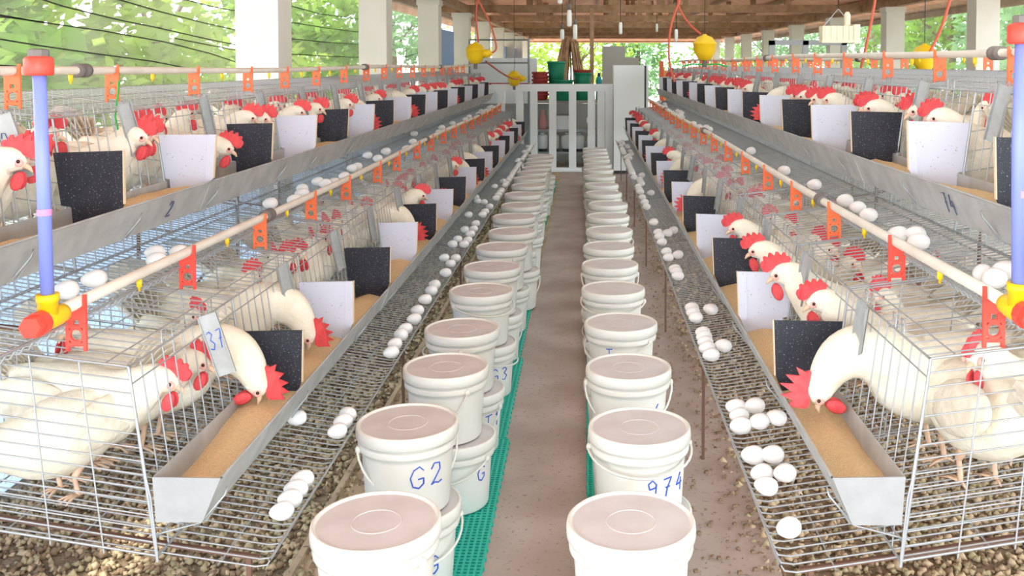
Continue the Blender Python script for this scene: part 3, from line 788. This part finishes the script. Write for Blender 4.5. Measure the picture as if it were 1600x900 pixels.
hen(L1, 'feed', .36, 2.76, R(3), 'white hen with neck bent into lower left trough below first white board', .98)
hen(L1, 'alert', .40, 2.55, R(40), 'white hen with raised red comb in middle of second lower left cage', .84)
hen(L1, 'turn', .43, 2.92, R(30), 'white hen at the back of second lower left cage', .84)
done = {('L1', 0), ('L1', 1), ('R1', 0), ('R1', 1), ('L2', 0), ('R2', 0)}
acts = {'feed': 'head down in the trough', 'peer': 'head stretched over the trough', 'alert': 'head up behind the wires', 'turn': 'head turned aside', 'low': 'neck held low'}
for r in ROWS:
    for k in range(r.n):
        if (r.nm, k) in done: continue
        kk = k - r.off
        near = kk < 5; cnt = 4 if kk < 6 else 3
        slots = [(j+.5)/cnt for j in range(cnt)]
        out_ = rnd.choice(['peer', 'peer', 'feed', 'peer2']) if r.off else rnd.choice(['peer', 'feed', 'peer', 'none'] if kk < 7 else ['peer', 'peer2', 'feed'])
        opts = {'peer': [rnd.choice(['peer', 'low'])] if kk < 7 else ['peer'], 'feed': ['feed'], 'peer2': ['peer', 'peer'], 'none': []}[out_]
        while len(opts) < cnt: opts.append(rnd.choice(['alert', 'turn']))
        rnd.shuffle(opts); seen = {}
        for j in range(cnt):
            pose = opts[j]
            y = r.y0 + S*(k + .10 + .80*slots[j]) + rnd.uniform(-.015, .015)
            yaw = R(rnd.uniform(-12, 12)); u = {'peer': .325, 'feed': .345, 'alert': .39, 'turn': .39, 'low': .35}[pose] + rnd.uniform(-.02, .03)
            s = {'peer': .90 if r.off else .95, 'low': .98, 'feed': .97, 'alert': .86, 'turn': .86}[pose]; yaw += R(rnd.uniform(-45, 45)) if pose in ('alert', 'turn') else 0
            if j == cnt-1 and rnd.random() < .4 and pose in ('alert', 'turn'): yaw += math.pi; u = .42
            if near:
                seen[pose] = seen.get(pose, 0) + 1
                nth = ('', ' (nearer one)')[0]
                lb = 'white hen, %s of four in %s cage of %s row, %s' % (ordn(j), ordn(kk), r.words, acts[pose].split(' ')[0] + ' ' + acts[pose].split(' ')[1])
            elif kk < 9: lb = 'white hen, %s in %s cage of %s row, red comb showing' % (ordn(j), ordn(kk), r.words)
            else: lb = 'small white hen, %s in %s cage of %s row near the railing' % (ordn(j), ordn(kk), r.words)
            hen(r, pose, u, y, yaw, lb, s, FULL if kk < 4 else (MID if kk < 8 else FAR))

# ------------------------------------------------------------------ eggs
def egg_mesh():
    prof = []
    for i in range(13):
        th = math.pi*i/12; z = -math.cos(th)*.0285; rr = .0215*math.sin(th)*(1 - .16*math.cos(th)*-1*-1)
        prof.append((max(rr, .0002), z))
    return MB().lathe(prof, 16, axis='x').mesh('egg', 'egg', True)
EGG = egg_mesh()
def unproj_z(px, py, z):
    th = R(PITCH); a = (px-916)/F; bq = (Y0-py)/F
    d = Vector((a, math.cos(th) + bq*math.sin(th), -math.sin(th) + bq*math.cos(th)))
    s = (z-HC)/d.z; return d.x*s, d.y*s
EG = {'L1': [(440,797),(453,778),(462,763),(472,748),(527,672),(536,657),(543,646),(464,662),
             (611,549),(617,536),(626,522),(633,513),(647,497),(652,484),(664,467),(674,453),(679,444),(696,425),(704,411),(712,402),(694,404),(707,383),(725,381),(715,375),(731,374),(726,360),(740,357),(735,365),(743,349),(732,338),(754,335),(758,330),(765,322),(755,317),(747,317),(743,312)],
      'R1': [(1157,663),(1155,648),(1150,635),(1179,637),(1186,661),(1213,659),(1177,709),(1206,712),(1190,737),(1197,757),(1226,742),(1232,823),
             (1111,553),(1105,542),(1102,533),(1100,525),(1098,518),(1130,542),(1087,495),(1083,487),(1081,480),(1110,486),(1059,430),(1056,423),(1054,419),(1044,401),(1041,392),(1059,399),(1034,377),(1030,368),(1028,362),(1043,365),(1052,362),(1021,346),(1010,322),(1007,315),(1002,307)],
      'L2': [(103,460),(147,442),(242,400),(244,409),(280,395),(422,321),(472,304),(460,313),(647,213),(645,223),(635,232),(603,239),(590,249),(574,247),(550,265),(558,262),(538,276),(497,287),(507,288),(522,285),(472,298),(690,201),(707,194),(733,183),(747,178),(685,207),(727,187)],
      'R2': [(1320,315),(1340,326),(1357,337),(1412,367),(1422,368),(1435,379),(1535,430),(1553,438),(1570,430),(1272,290),(1225,267),(1173,237),(1108,203),(1103,200),(1092,198),(1083,193),(1065,183),(1060,182)]}
far_n = {'L1': 34, 'R1': 34, 'L2': 22, 'R2': 22}
for r in ROWS:
    spots = []
    for (px, py) in EG[r.nm]:
        x, y = unproj_z(px, py, .462 + r.zb)
        u = (x - r.X0)*r.side
        spots.append((max(-.066, min(.10, u)), y))
    ymax = max(s[1] for s in spots)
    for i in range(far_n[r.nm]):
        y = ymax + .1 + (11.4-ymax)*(i+rnd.random()*.6)/far_n[r.nm]
        spots.append((rnd.choice((-.064, -.064, -.064, -.03, .005)), y))
    spots.sort(key=lambda s: s[1])
    # keep neighbours from overlapping
    for it in range(12):
        for i in range(len(spots)):
            for j in range(i+1, min(i+6, len(spots))):
                du, dy = spots[j][0]-spots[i][0], spots[j][1]-spots[i][1]; d = math.hypot(du, dy)
                if d < .046:
                    q = (.046-d)/2; dx_, dy_ = (du/d, dy/d) if d > 1e-5 else (0, 1)
                    spots[i] = (max(-.066, spots[i][0]-dx_*q), spots[i][1]-dy_*q); spots[j] = (max(-.066, spots[j][0]+dx_*q), spots[j][1]+dy_*q)
    cnt = {}
    for i, (u, y) in enumerate(spots):
        k = int((y - r.y0)/S); kk = k - r.off
        cnt[k] = cnt.get(k, 0) + 1
        if kk < 9: lb = 'white egg, %s from near end in the %s tray below the %s cage' % (ordn(cnt[k]-1), r.words, ordn(max(kk, 0)))
        else: lb = 'small white egg, %s below the %s cage in the %s tray' % (ordn(cnt[k]-1), ordn(kk), r.words)
        if r.off and kk < 0: lb = 'white egg, %s from near end in the %s tray at frame edge' % (ordn(cnt[k]-1), r.words)
        e = link('egg', EGG, None, (r.X0 + r.side*u, y, r.zb + floor_z(u) + .0225), (0, R(rnd.uniform(-4, 4)), R(rnd.uniform(-35, 35))), rnd.uniform(.94, 1.04))
        tag(e, lb, 'egg', 'white eggs in the wire trays')

# ------------------------------------------------------------------ buckets
BP = [(.100, 0), (.112, .0), (.115, .004), (.1245, .150), (.1245, .160), (.129, .162), (.129, .172), (.1265, .174), (.1275, .196)]
BODY = MB().lathe(BP, 40, capt=True).mesh('body', 'bucket', True)
BAND = MB().lathe([(.126, .165), (.1345, .166), (.1355, .170), (.1355, .182), (.1345, .185), (.127, .186)], 40, capb=False, capt=False).mesh('collar', 'bucket', True)
LID = MB().lathe([(.128, .1925), (.138, .1925), (.1405, .195), (.1412, .210), (.1402, .220), (.1390, .2245), (.1365, .2265), (.1330, .2265), (.1312, .2245), (.1308, .2215), (.128, .2212)], 44, capb=False, capt=False).mesh('lid', 'bucket', True)
LTOP = MB().lathe([(.1315, .2212), (.056, .2212), (.0548, .2224), (.0515, .2224), (.0503, .2212), (.0005, .2212)], 44, capb=False, capt=False).mesh('lid_panel', 'lidtop', False)
def bail(tilt):
    b = MB(); pts = []
    for i in range(19):
        a = math.pi*i/18; x = -.142*math.cos(a)*(1+.02*math.sin(a)); d = .150*math.sin(a)
        pts.append((x, -d*math.cos(R(tilt)), .172 - d*math.sin(R(tilt))))
    b.tube(pts, .0034, 6); b.ell((-.139, 0, .172), .008, .010, .011); b.ell((.139, 0, .172), .008, .010, .011)
    return b.mesh('handle', 'bucket', True)
BAIL = [bail(12), bail(62), bail(28)]
BH = .2268
def bucket(x, y, lev, label, hrot, hk, text=None, ta=0., tz=.07, th=.045):
    t = thing('bucket', label, 'bucket', (x, y, .012 + lev*BH), 0, 'lidded buckets along the aisle')
    link('body', BODY, t); link('collar', BAND, t)
    l = link('lid', LID, t); link('lid_panel', LTOP, l)
    link('handle', BAIL[hk], t, None, (0, 0, hrot))
    if text:
        def fn(a, c):
            z = tz + c; rr = .115 + (z-.004)*.0095/.146 + .0006
            an = -math.pi/2 + ta + a/rr; return (rr*math.cos(an), rr*math.sin(an), z)
        link('handwriting', writing(text, fn, th, th*.75, 'ink', .0021), t)
LB = [(588,812),(637,658),(697,571),(722,512),(752,453),(769,416),(784,385),(800,361),(803,338),(814,320),(817,303),(826,289),(827,278),(831,269),(838,262),(841,255),(843,248.5),(845,242.5)]
RB = [(986,812),(999,665),(982,572),(970,503),(958,450),(953,412),(951,384),(952,359),(950,337),(950,318),(943,301),(940,288),(937,275),(935,265),(934,257),(932,249),(931,243),(930,237),(929,232)]
TXT = {('l', 0, 1): ('G', .40, .05, .05), ('l', 1, 1): ('G2', .22, .085, .06), ('l', 1, 0): ('G', .55, .07, .05), ('l', 2, 0): ('G', .80, .10, .05), ('l', 3, 0): ('T1', .65, .10, .05), ('l', 4, 0): ('G3', .30, .08, .055),
       ('r', 1, 1): ('974', .08, .075, .05), ('r', 2, 1): ('L6', .30, .085, .045), ('r', 3, 1): ('T', -.50, .115, .04)}
bpos = {'l': [], 'r': []}
for sd, lst in (('l', LB), ('r', RB)):
    for i, (px, py) in enumerate(lst):
        x, y = unproj_z(px, py, .012 + 2*BH - .002)
        if bpos[sd] and y - bpos[sd][-1][1] < .30: y = bpos[sd][-1][1] + .30
        bpos[sd].append((x, y))
        for lev in (1, 0):
            w_ = 'left' if sd == 'l' else 'right'
            lb = 'white lidded bucket, %s of the %s stack in the %s row%s' % ('upper' if lev else 'lower', ordn(i), w_, ', blue handwriting' if (sd, i, lev) in TXT else '')
            hk = rnd.choice((0, 1, 1, 2)); hr = rnd.uniform(-1.6, 1.6)
            if (sd, i, lev) == ('l', 1, 1): hk, hr = 1, .5
            if (sd, i, lev) == ('l', 3, 1): hk, hr = 0, -1.5
            if (sd, i, lev) == ('l', 0, 1): hk, hr = 1, -.6
            if (sd, i, lev) == ('r', 0, 1): hk, hr = 1, -1.2
            if (sd, i, lev) == ('r', 1, 1): hk, hr = 0, .1
            if (sd, i, lev) == ('r', 2, 1): hk, hr = 1, 0
            if (sd, i, lev) == ('r', 3, 1): hk, hr = 2, -.7
            tx = TXT.get((sd, i, lev))
            bucket(x + (rnd.uniform(-.012, .012) if not lev else 0) + (.014 if sd == 'l' and not lev else 0), y, lev, lb, hr, hk, *( (tx[0], tx[1], tx[2], tx[3]) if tx else ()))

# green lattice mats under the bucket rows
def lattice(x0, X1, y0, y1, label):
    nt_ = int(round((y1-y0)/1.0)); 
    t = thing('floor_mat', label, 'mat', (0, 0, 0), 0, 'green lattice mats')
    for q in range(nt_):
        b = MB(); ya = y0 + q*1.0; x1 = X1 - min(.07, max(0, q-1)*.016); yb = ya + .985; d = .0175
        nx = int((x1-x0)/d); ny = int((yb-ya)/d); dx = (x1-x0)/nx; dy = (yb-ya)/ny
        for i in range(nx+1): b.box(x0+i*dx-.0035, x0+i*dx+.0035, ya, yb, .001, .010)
        for j in range(ny+1): b.box(x0-(.006 if j % 3 == 0 else 0), x1+(.008 if j % 3 == 0 else 0), ya+j*dy-.0035, ya+j*dy+.0035, .001, .0095)
        link('mat_tile', b.mesh('mat_tile', 'matg'), t)
lattice(-.63, -.300, 1.6, 11.6, 'green plastic lattice mat under the left bucket row')
lattice(.006, .235, 1.6, 11.6, 'green plastic lattice mat under the right bucket row')

# ------------------------------------------------------------------ far end: railing, counter, fridge
YR = 12.75
t = thing('railing', 'white painted balustrade across the far end of the aisle', 'railing', (0, YR, 0))
link('top_rail', MB().box(-1.28, .36, -.05, .05, 1.085, 1.185).mesh('top_rail', 'white'), t)
link('bottom_rail', MB().box(-1.28, .36, -.04, .04, .0, .05).mesh('bottom_rail', 'white'), t)
for x in (-1.15, -.90, -.71, -.455, -.185, .07, .20):
    link('baluster', MB().box(x-.05, x+.05, -.035, .035, .05, 1.085).mesh('baluster', 'white'), t)
link('end_post', MB().box(.255, .36, -.055, .06, 0, 1.09).mesh('end_post', 'white'), t)
struct('trim_4', MB().box(-1.3, .75, 12.68, 12.84, -.05, .012).mesh('sill', 'white'))
# fridge
t = thing('refrigerator', 'tall glossy white refrigerator right of the white balustrade', 'refrigerator', (.60, 12.45, 0))
b = MB().box(-.235, .17, 0, .55, .04, 1.44); link('cabinet', b.mesh('cabinet', 'fridge'), t)
link('door', MB().box(.195, .225, .0, .55, .05, 1.44).mesh('door', 'fridge'), t)
link('seal', MB().box(.17, .195, .01, .54, .06, 1.43).mesh('seal', 'dark'), t)
link('base', MB().box(-.22, .2, .02, .52, 0, .04).mesh('base', 'dark'), t)
# counter
t = thing('counter', 'grey worktop with a lower shelf behind the balustrade', 'counter', (-.25, 13.55, 0))
link('top', MB().box(-.55, .62, -.28, .28, .90, .94).mesh('top', 'grey'), t)
link('shelf', MB().box(-.55, .62, -.26, .26, .50, .53).mesh('shelf', 'steel'), t)
link('shelf', MB().box(-.55, .62, -.26, .26, .18, .21).mesh('shelf', 'steel'), t)
for x in (-.53, .60):
    for y in (-.25, .25): link('leg', MB().box(x-.02, x+.02, y-.02, y+.02, 0, .90).mesh('leg', 'steel'), t)
struct('wall_back', MB().box(-1.6, .42, 14.1, 14.2, -.1, .86).mesh('wall_back', 'grey'))
# white canisters under the counter
for i, x in enumerate((-.62, -.46, -.28, -.10, .07, .22)):
    o = thing('canister', 'white canister with black foot on the low shelf, %s from the left' % ordn(i), 'canister', (x, 13.38, .21), 0, 'white canisters on the low shelf')
    link('body', MB().lathe([(.06, .04), (.075, .05), (.078, .20), (.065, .235), (.03, .245)], 16).mesh('body', 'white', True), o)
    link('foot', MB().lathe([(.05, 0), (.055, .002), (.055, .04), (.03, .042)], 12).mesh('foot', 'dark', True), o)
    link('cap', MB().lathe([(.028, .243), (.03, .268), (.02, .272)], 12).mesh('cap', 'white'), o)
# appliances on the middle shelf
o = thing('scale_box', 'small white box appliance on the shelf behind the balusters', 'appliance', (-.36, 13.4, .53))
link('housing', MB().box(-.12, .12, -.1, .1, 0, .19).mesh('housing', 'white'), o); link('lid', MB().box(-.125, .125, -.105, .105, .19, .205).mesh('lid', 'grey'), o)
o = thing('dial', 'round white dial with dark hub behind the balusters', 'dial', (.06, 13.35, .66))
link('ring', MB().lathe([(.035, -.02), (.062, -.02), (.062, .02), (.035, .02)], 20, axis='y', capb=False, capt=False).mesh('ring', 'white'), o); link('hub', MB().lathe([(.001, -.015), (.033, -.015), (.033, .015), (.001, .015)], 16, axis='y').mesh('hub', 'dark'), o)
link('stand', MB().box(-.03, .03, -.03, .03, -.13, -.06).mesh('stand', 'redpot'), o)
o = thing('cloth_bag', 'pinkish cloth bag hanging behind the balusters', 'bag', (-.62, 13.3, .53))
link('sack', MB().lathe([(.06, 0), (.075, .08), (.05, .18), (.03, .25), (.035, .28)], 12).mesh('sack', mat('pink_cloth', (.55, .28, .24), .9), True), o)
# tubs on the counter
def tub(x, y, z, rb, rt, h, m, label, rim=True):
    o = thing('tub', label, 'tub', (x, y, z), 0, 'plastic tubs on the counter')
    link('wall', MB().lathe([(rb*.9, 0), (rb, .004), (rt, h), (rt*.93, h), (rb*.92, .02), (.002, .018)], 22, capt=False).mesh('wall', m, True), o)
    if rim: link('rim', MB().lathe([(rt, h-.028), (rt*1.05, h-.026), (rt*1.05, h), (rt, h+.002)], 22, capb=False, capt=False).mesh('rim', m, True), o)
for k in range(7):
    tub(-.655 + rnd.uniform(-.004, .004), 13.45, .94 + k*.052, .095, .118, .09, 'redpot', 'dark red tub, %s from the bottom of the red stack on the counter' % ordn(k))
tub(-.43, 13.55, .94, .10, .125, .24, 'greenpot', 'green tub standing lowest of the tall pair behind the balustrade')
tub(-.43, 13.55, 1.16, .105, .130, .33, 'greenpot', 'tall green tub with wide rim standing on another at the counter')
tub(-.32, 13.30, .94, .11, .135, .29, 'greenpot', 'green tub in front of the tall one on the counter')
tub(-.05, 13.45, .94, .11, .130, .22, 'greenpot', 'lower green tub under the red-rimmed one on the counter')
tub(-.05, 13.45, 1.13, .11, .128, .20, 'greenpot', 'green tub below the flat red tub on the counter')
tub(-.05, 13.45, 1.30, .115, .130, .07, 'redpot', 'flat red tub on top of the green tubs')
o = thing('bottle', 'teal plastic bottle near the refrigerator on the counter', 'bottle', (.18, 13.35, .94))
link('body', MB().lathe([(.04, 0), (.045, .01), (.045, .29), (.022, .34)], 14).mesh('body', 'teal', True), o); link('cap', MB().lathe([(.022, .338), (.022, .385), (.015, .39)], 12).mesh('cap', 'dark'), o)
tag(link('plant', MB().ell((0, 0, 0), .09, .05, .035, 10, 6).ell((.04, .0, .03), .05, .04, .03, 8, 5).mesh('plant', 'leafA', True), 'green plant clump at the foot of the balusters', 'plant'), 'green plant clump at the foot of the balusters', 'plant') if False else None
o = thing('green_basket', 'small bright green bundle on the floor behind the balusters', 'bundle', (.06, 13.25, .0))
link('bundle', MB().ell((0, 0, .09), .12, .08, .06, 12, 7).ell((.05, 0, .14), .06, .05, .04, 10, 6).mesh('bundle', 'leafC', True), o)
# posts, columns and dry palm behind the counter
tag(link('timber_post', MB().box(.055, .115, 14.3, 14.36, -.1, 2.3).mesh('timber_post', 'palm')), 'slim brown timber post behind the green tubs', 'post')
o = thing('concrete_block', 'pale grey masonry block behind the refrigerator', 'masonry', (.48, 15.2, -.1))
link('pier', MB().box(-.22, .14, -.15, .15, 0, 1.84).mesh('pier', 'grey'), o); link('step', MB().box(.14, .36, -.15, .15, 0, 1.66).mesh('step', 'grey'), o)
o = thing('dry_palm', 'brown dried palm stump beyond the counter', 'stump', (-.35, 20, -.06))
b = MB()
for k in range(40):
    a = rnd.uniform(0, 6.28); b.tube([(.1*math.cos(a), .1*math.sin(a), .0), (.35*math.cos(a), .3*math.sin(a), 1.0+rnd.random()*.3), (.2*math.cos(a)*rnd.random(), .1*math.sin(a), 1.9+rnd.random()*.25)], .03, 5, False, .015)
link('fronds', b.mesh('fronds', 'palm'), o)
o = thing('hoarding', 'orange painted fence piece behind the upper right row end', 'fence', (1.55, 14.5, 0))
link('post', MB().box(-.42, -.36, -.03, .03, 0, 1.50).mesh('post', mat('red_paint', (.75, .12, .05), .5)), o); link('panel', MB().box(-.36, .2, -.02, .02, .6, 1.36).mesh('panel', 'hedge'), o)
# bluish tarpaulin and sheet between the left pillars
tag(link('tarpaulin', MB().box(-2.07, -2.05, 12.3, 14.6, .7, 1.95).mesh('tarpaulin', 'grime')), 'bluish sheet hung between the left pillars', 'tarpaulin')
tag(link('tarpaulin', MB().box(-2.07, -2.05, 22.5, 28.5, .7, 1.9).mesh('tarpaulin', 'grime')), 'bluish sheet between the farthest left pillars', 'tarpaulin')
# steel frame left of the balustrade
o = thing('steel_frame', 'thin grey steel tube frame left of the tubs', 'frame', (-1.3, 13.1, 0))
for x in (-.32, .50): link('post', MB().tube([(x, 0, 0), (x, 0, 1.80)], .018, 6, True).mesh('post', 'steel'), o)
for z in (1.18, 1.47, 1.79): link('rail', MB().tube([(-.32, 0, z), (.50, 0, z)], .014, 6, True).mesh('rail', 'steel' if z > 1.3 else 'redpot'), o)
tag(link('wall_panel', MB().box(-1.95, -.80, 15.3, 15.36, .0, 1.55).mesh('panel', 'white')), 'pale board wall behind the steel frame', 'panel')
# window frame on right side far
o = thing('steel_frame', 'dark grey steel frame beyond the upper right water pipe', 'frame', (2.75, 13.2, 0))
for x in (-.15, .32, .86): link('post', MB().box(x-.04, x+.04, -.03, .03, 0, 1.78).mesh('post', 'steel'), o)
link('rail', MB().box(-.19, .9, -.03, .03, 1.72, 1.79).mesh('rail', 'steel'), o)

# ------------------------------------------------------------------ hanging things
def float_drinker(x, y, z, label, spout=True):
    o = thing('plastic_float', label, 'float tank', (x, y, z), 0, 'yellow float tanks')
    link('bowl', MB().lathe([(.02, -.10), (.05, -.09), (.085, -.03), (.092, .03), (.095, .032), (.095, .04), (.088, .044), (.06, .085), (.02, .10), (.012, .11)], 20).mesh('bowl', 'yellow', True), o)
    if not spout:
        for q in (-1, 1): link('arm', MB().tube([(q*.01, 0, -.13), (q*.10, 0, -.125), (q*.18, 0, -.145)], .007, 6).mesh('arm', 'string'), o)
    link('cord', MB().tube([(0, 0, .10), (0, 0, 2.75-z)], .003, 4).mesh('cord', 'black'), o)
    link('valve', MB().lathe([(.012, -.15), (.018, -.148), (.018, -.10), (.03, -.098)], 10).mesh('valve', 'coupling'), o)
    if spout: link('spout', MB().lathe([(.045, .07), (.04, .12), (.024, .15), (.012, .16)], 12, axis='x').mesh('spout', 'yellow', True), o)
    return o
float_drinker(-1.06, 9.0, 1.555, 'yellow float tank hanging left of the aisle by pillars')
float_drinker(.93, 7.4, 1.58, 'yellow float tank hanging over the right cages', False)
float_drinker(-.96, 12.55, 1.26, 'yellow float tank resting at the left of the balustrade')
float_drinker(2.55, 7.1, 1.50, 'yellow float tank behind the upper right water pipe')
def hose(pts, label, m='hose', r=.009):
    o = link('hose', MB().tube(catmull(pts, 6), r, 6).mesh('hose', m, True)); tag(o, label, 'hose')
hose([(-1.03, 9.0, 1.66), (-1.05, 9.0, 1.9), (-1.04, 9.0, 2.2), (-1.15, 9.0, 2.5)], 'red hose rising from the left yellow float tank to roof')
hose([(-.90, 9.0, 1.56), (-.86, 9.0, 1.62), (-.92, 9.0, 1.85), (-1.05, 9.0, 2.15), (-.98, 9.0, 2.5)], 'red hose looping down to the left yellow float tank')
hose([(-.98, 9.2, 1.48), (-.9, 10.0, 1.36), (-.85, 11.0, 1.28), (-.90, 12.55, 1.26)], 'red hose running from float tank down to the balustrade')
hose([(.90, 7.4, 1.69), (.80, 7.4, 1.78), (.72, 7.4, 1.95), (.80, 7.4, 2.2)], 'red hose curving into the right yellow float tank')
hose([(.62, 6.6, 1.33), (.58, 6.6, 1.5), (.60, 6.6, 1.75), (.72, 6.6, 2.05)], 'orange hose rising from the far upper right row')
hose([(1.72, 5.9, 1.42), (1.77, 5.9, 1.65), (1.82, 5.9, 1.95), (1.84, 5.9, 2.2)], 'brown-red hose rising in front of the right pillar')
hose([(2.04, 5.6, 1.52), (2.12, 5.6, 1.7), (2.2, 5.6, 2.0)], 'thin red hose right of the lamp fixture')
for i, (x, y, z0, z1) in enumerate(((-.25, 9, 2.03, 2.35), (-.165, 9.2, 1.82, 1.98), (-.12, 10.2, 1.72, 1.88), (-.28, 11, 1.74, 1.86))):
    o = thing('hanging_lamp', 'slim white lamp tube hanging above the aisle, %s from nearest' % ordn(i), 'lamp', (x, y, z0), 0, 'slim hanging lamps above the aisle')
    h = z1-z0
    link('tube', MB().lathe([(.012, 0), (.024, .008), (.024, h*.8), (.018, h)], 10).mesh('tube', 'tube', True), o)
    link('socket', MB().lathe([(.018, h), (.02, h+.05), (.008, h+.06)], 10).mesh('socket', 'coupling', True), o)
    link('cord', MB().tube([(0, 0, h+.05), (0, 0, 2.6-z0)], .004, 4).mesh('cord', 'black'), o)
for i, (x, y, z0) in enumerate(((.40, 11, 1.8), (1.05, 11, 1.72), (1.2, 16, 2.0))):
    o = thing('hanging_lamp', 'small dim lamp hanging over the right cages, %s from the left' % ordn(i), 'lamp', (x, y, z0), 0, 'small lamps over the right cages')
    link('tube', MB().lathe([(.01, 0), (.02, .008), (.02, .12), (.014, .14)], 10).mesh('tube', 'tube', True), o)
    link('cord', MB().tube([(0, 0, .13), (0, 0, 2.75-z0)], .005, 4).mesh('cord', 'black'), o)
o = thing('lamp_fixture', 'cream rectangular lamp fixture hanging over the right rows', 'lamp', (1.67, 6.25, 1.60))
link('tray', MB().box(-.115, .115, -.05, .05, .0, .105).mesh('tray', 'cream'), o)
for k in range(5): link('rib', MB().box(-.1+k*.04, -.085+k*.04, -.056, -.05, .005, .10).mesh('rib', 'cream'), o)
link('front_plate', MB().box(-.12, .12, -.058, -.054, -.006, .012).mesh('front_plate', 'cream'), o)
link('side_flap', MB().box(.09, .13, -.06, .05, -.01, .115).mesh('side_flap', 'cream'), o)
link('bulb_holder', MB().lathe([(.02, .10), (.022, .18), (.012, .20)], 10, (.06, 0, 0)).mesh('bulb_holder', 'cream'), o)
for s in (-1, 1): link('wire', MB().tube([(s*.1, 0, .10), (0, 0, .22), (0, 0, .9)], .003, 4).mesh('wire', 'steel'), o)
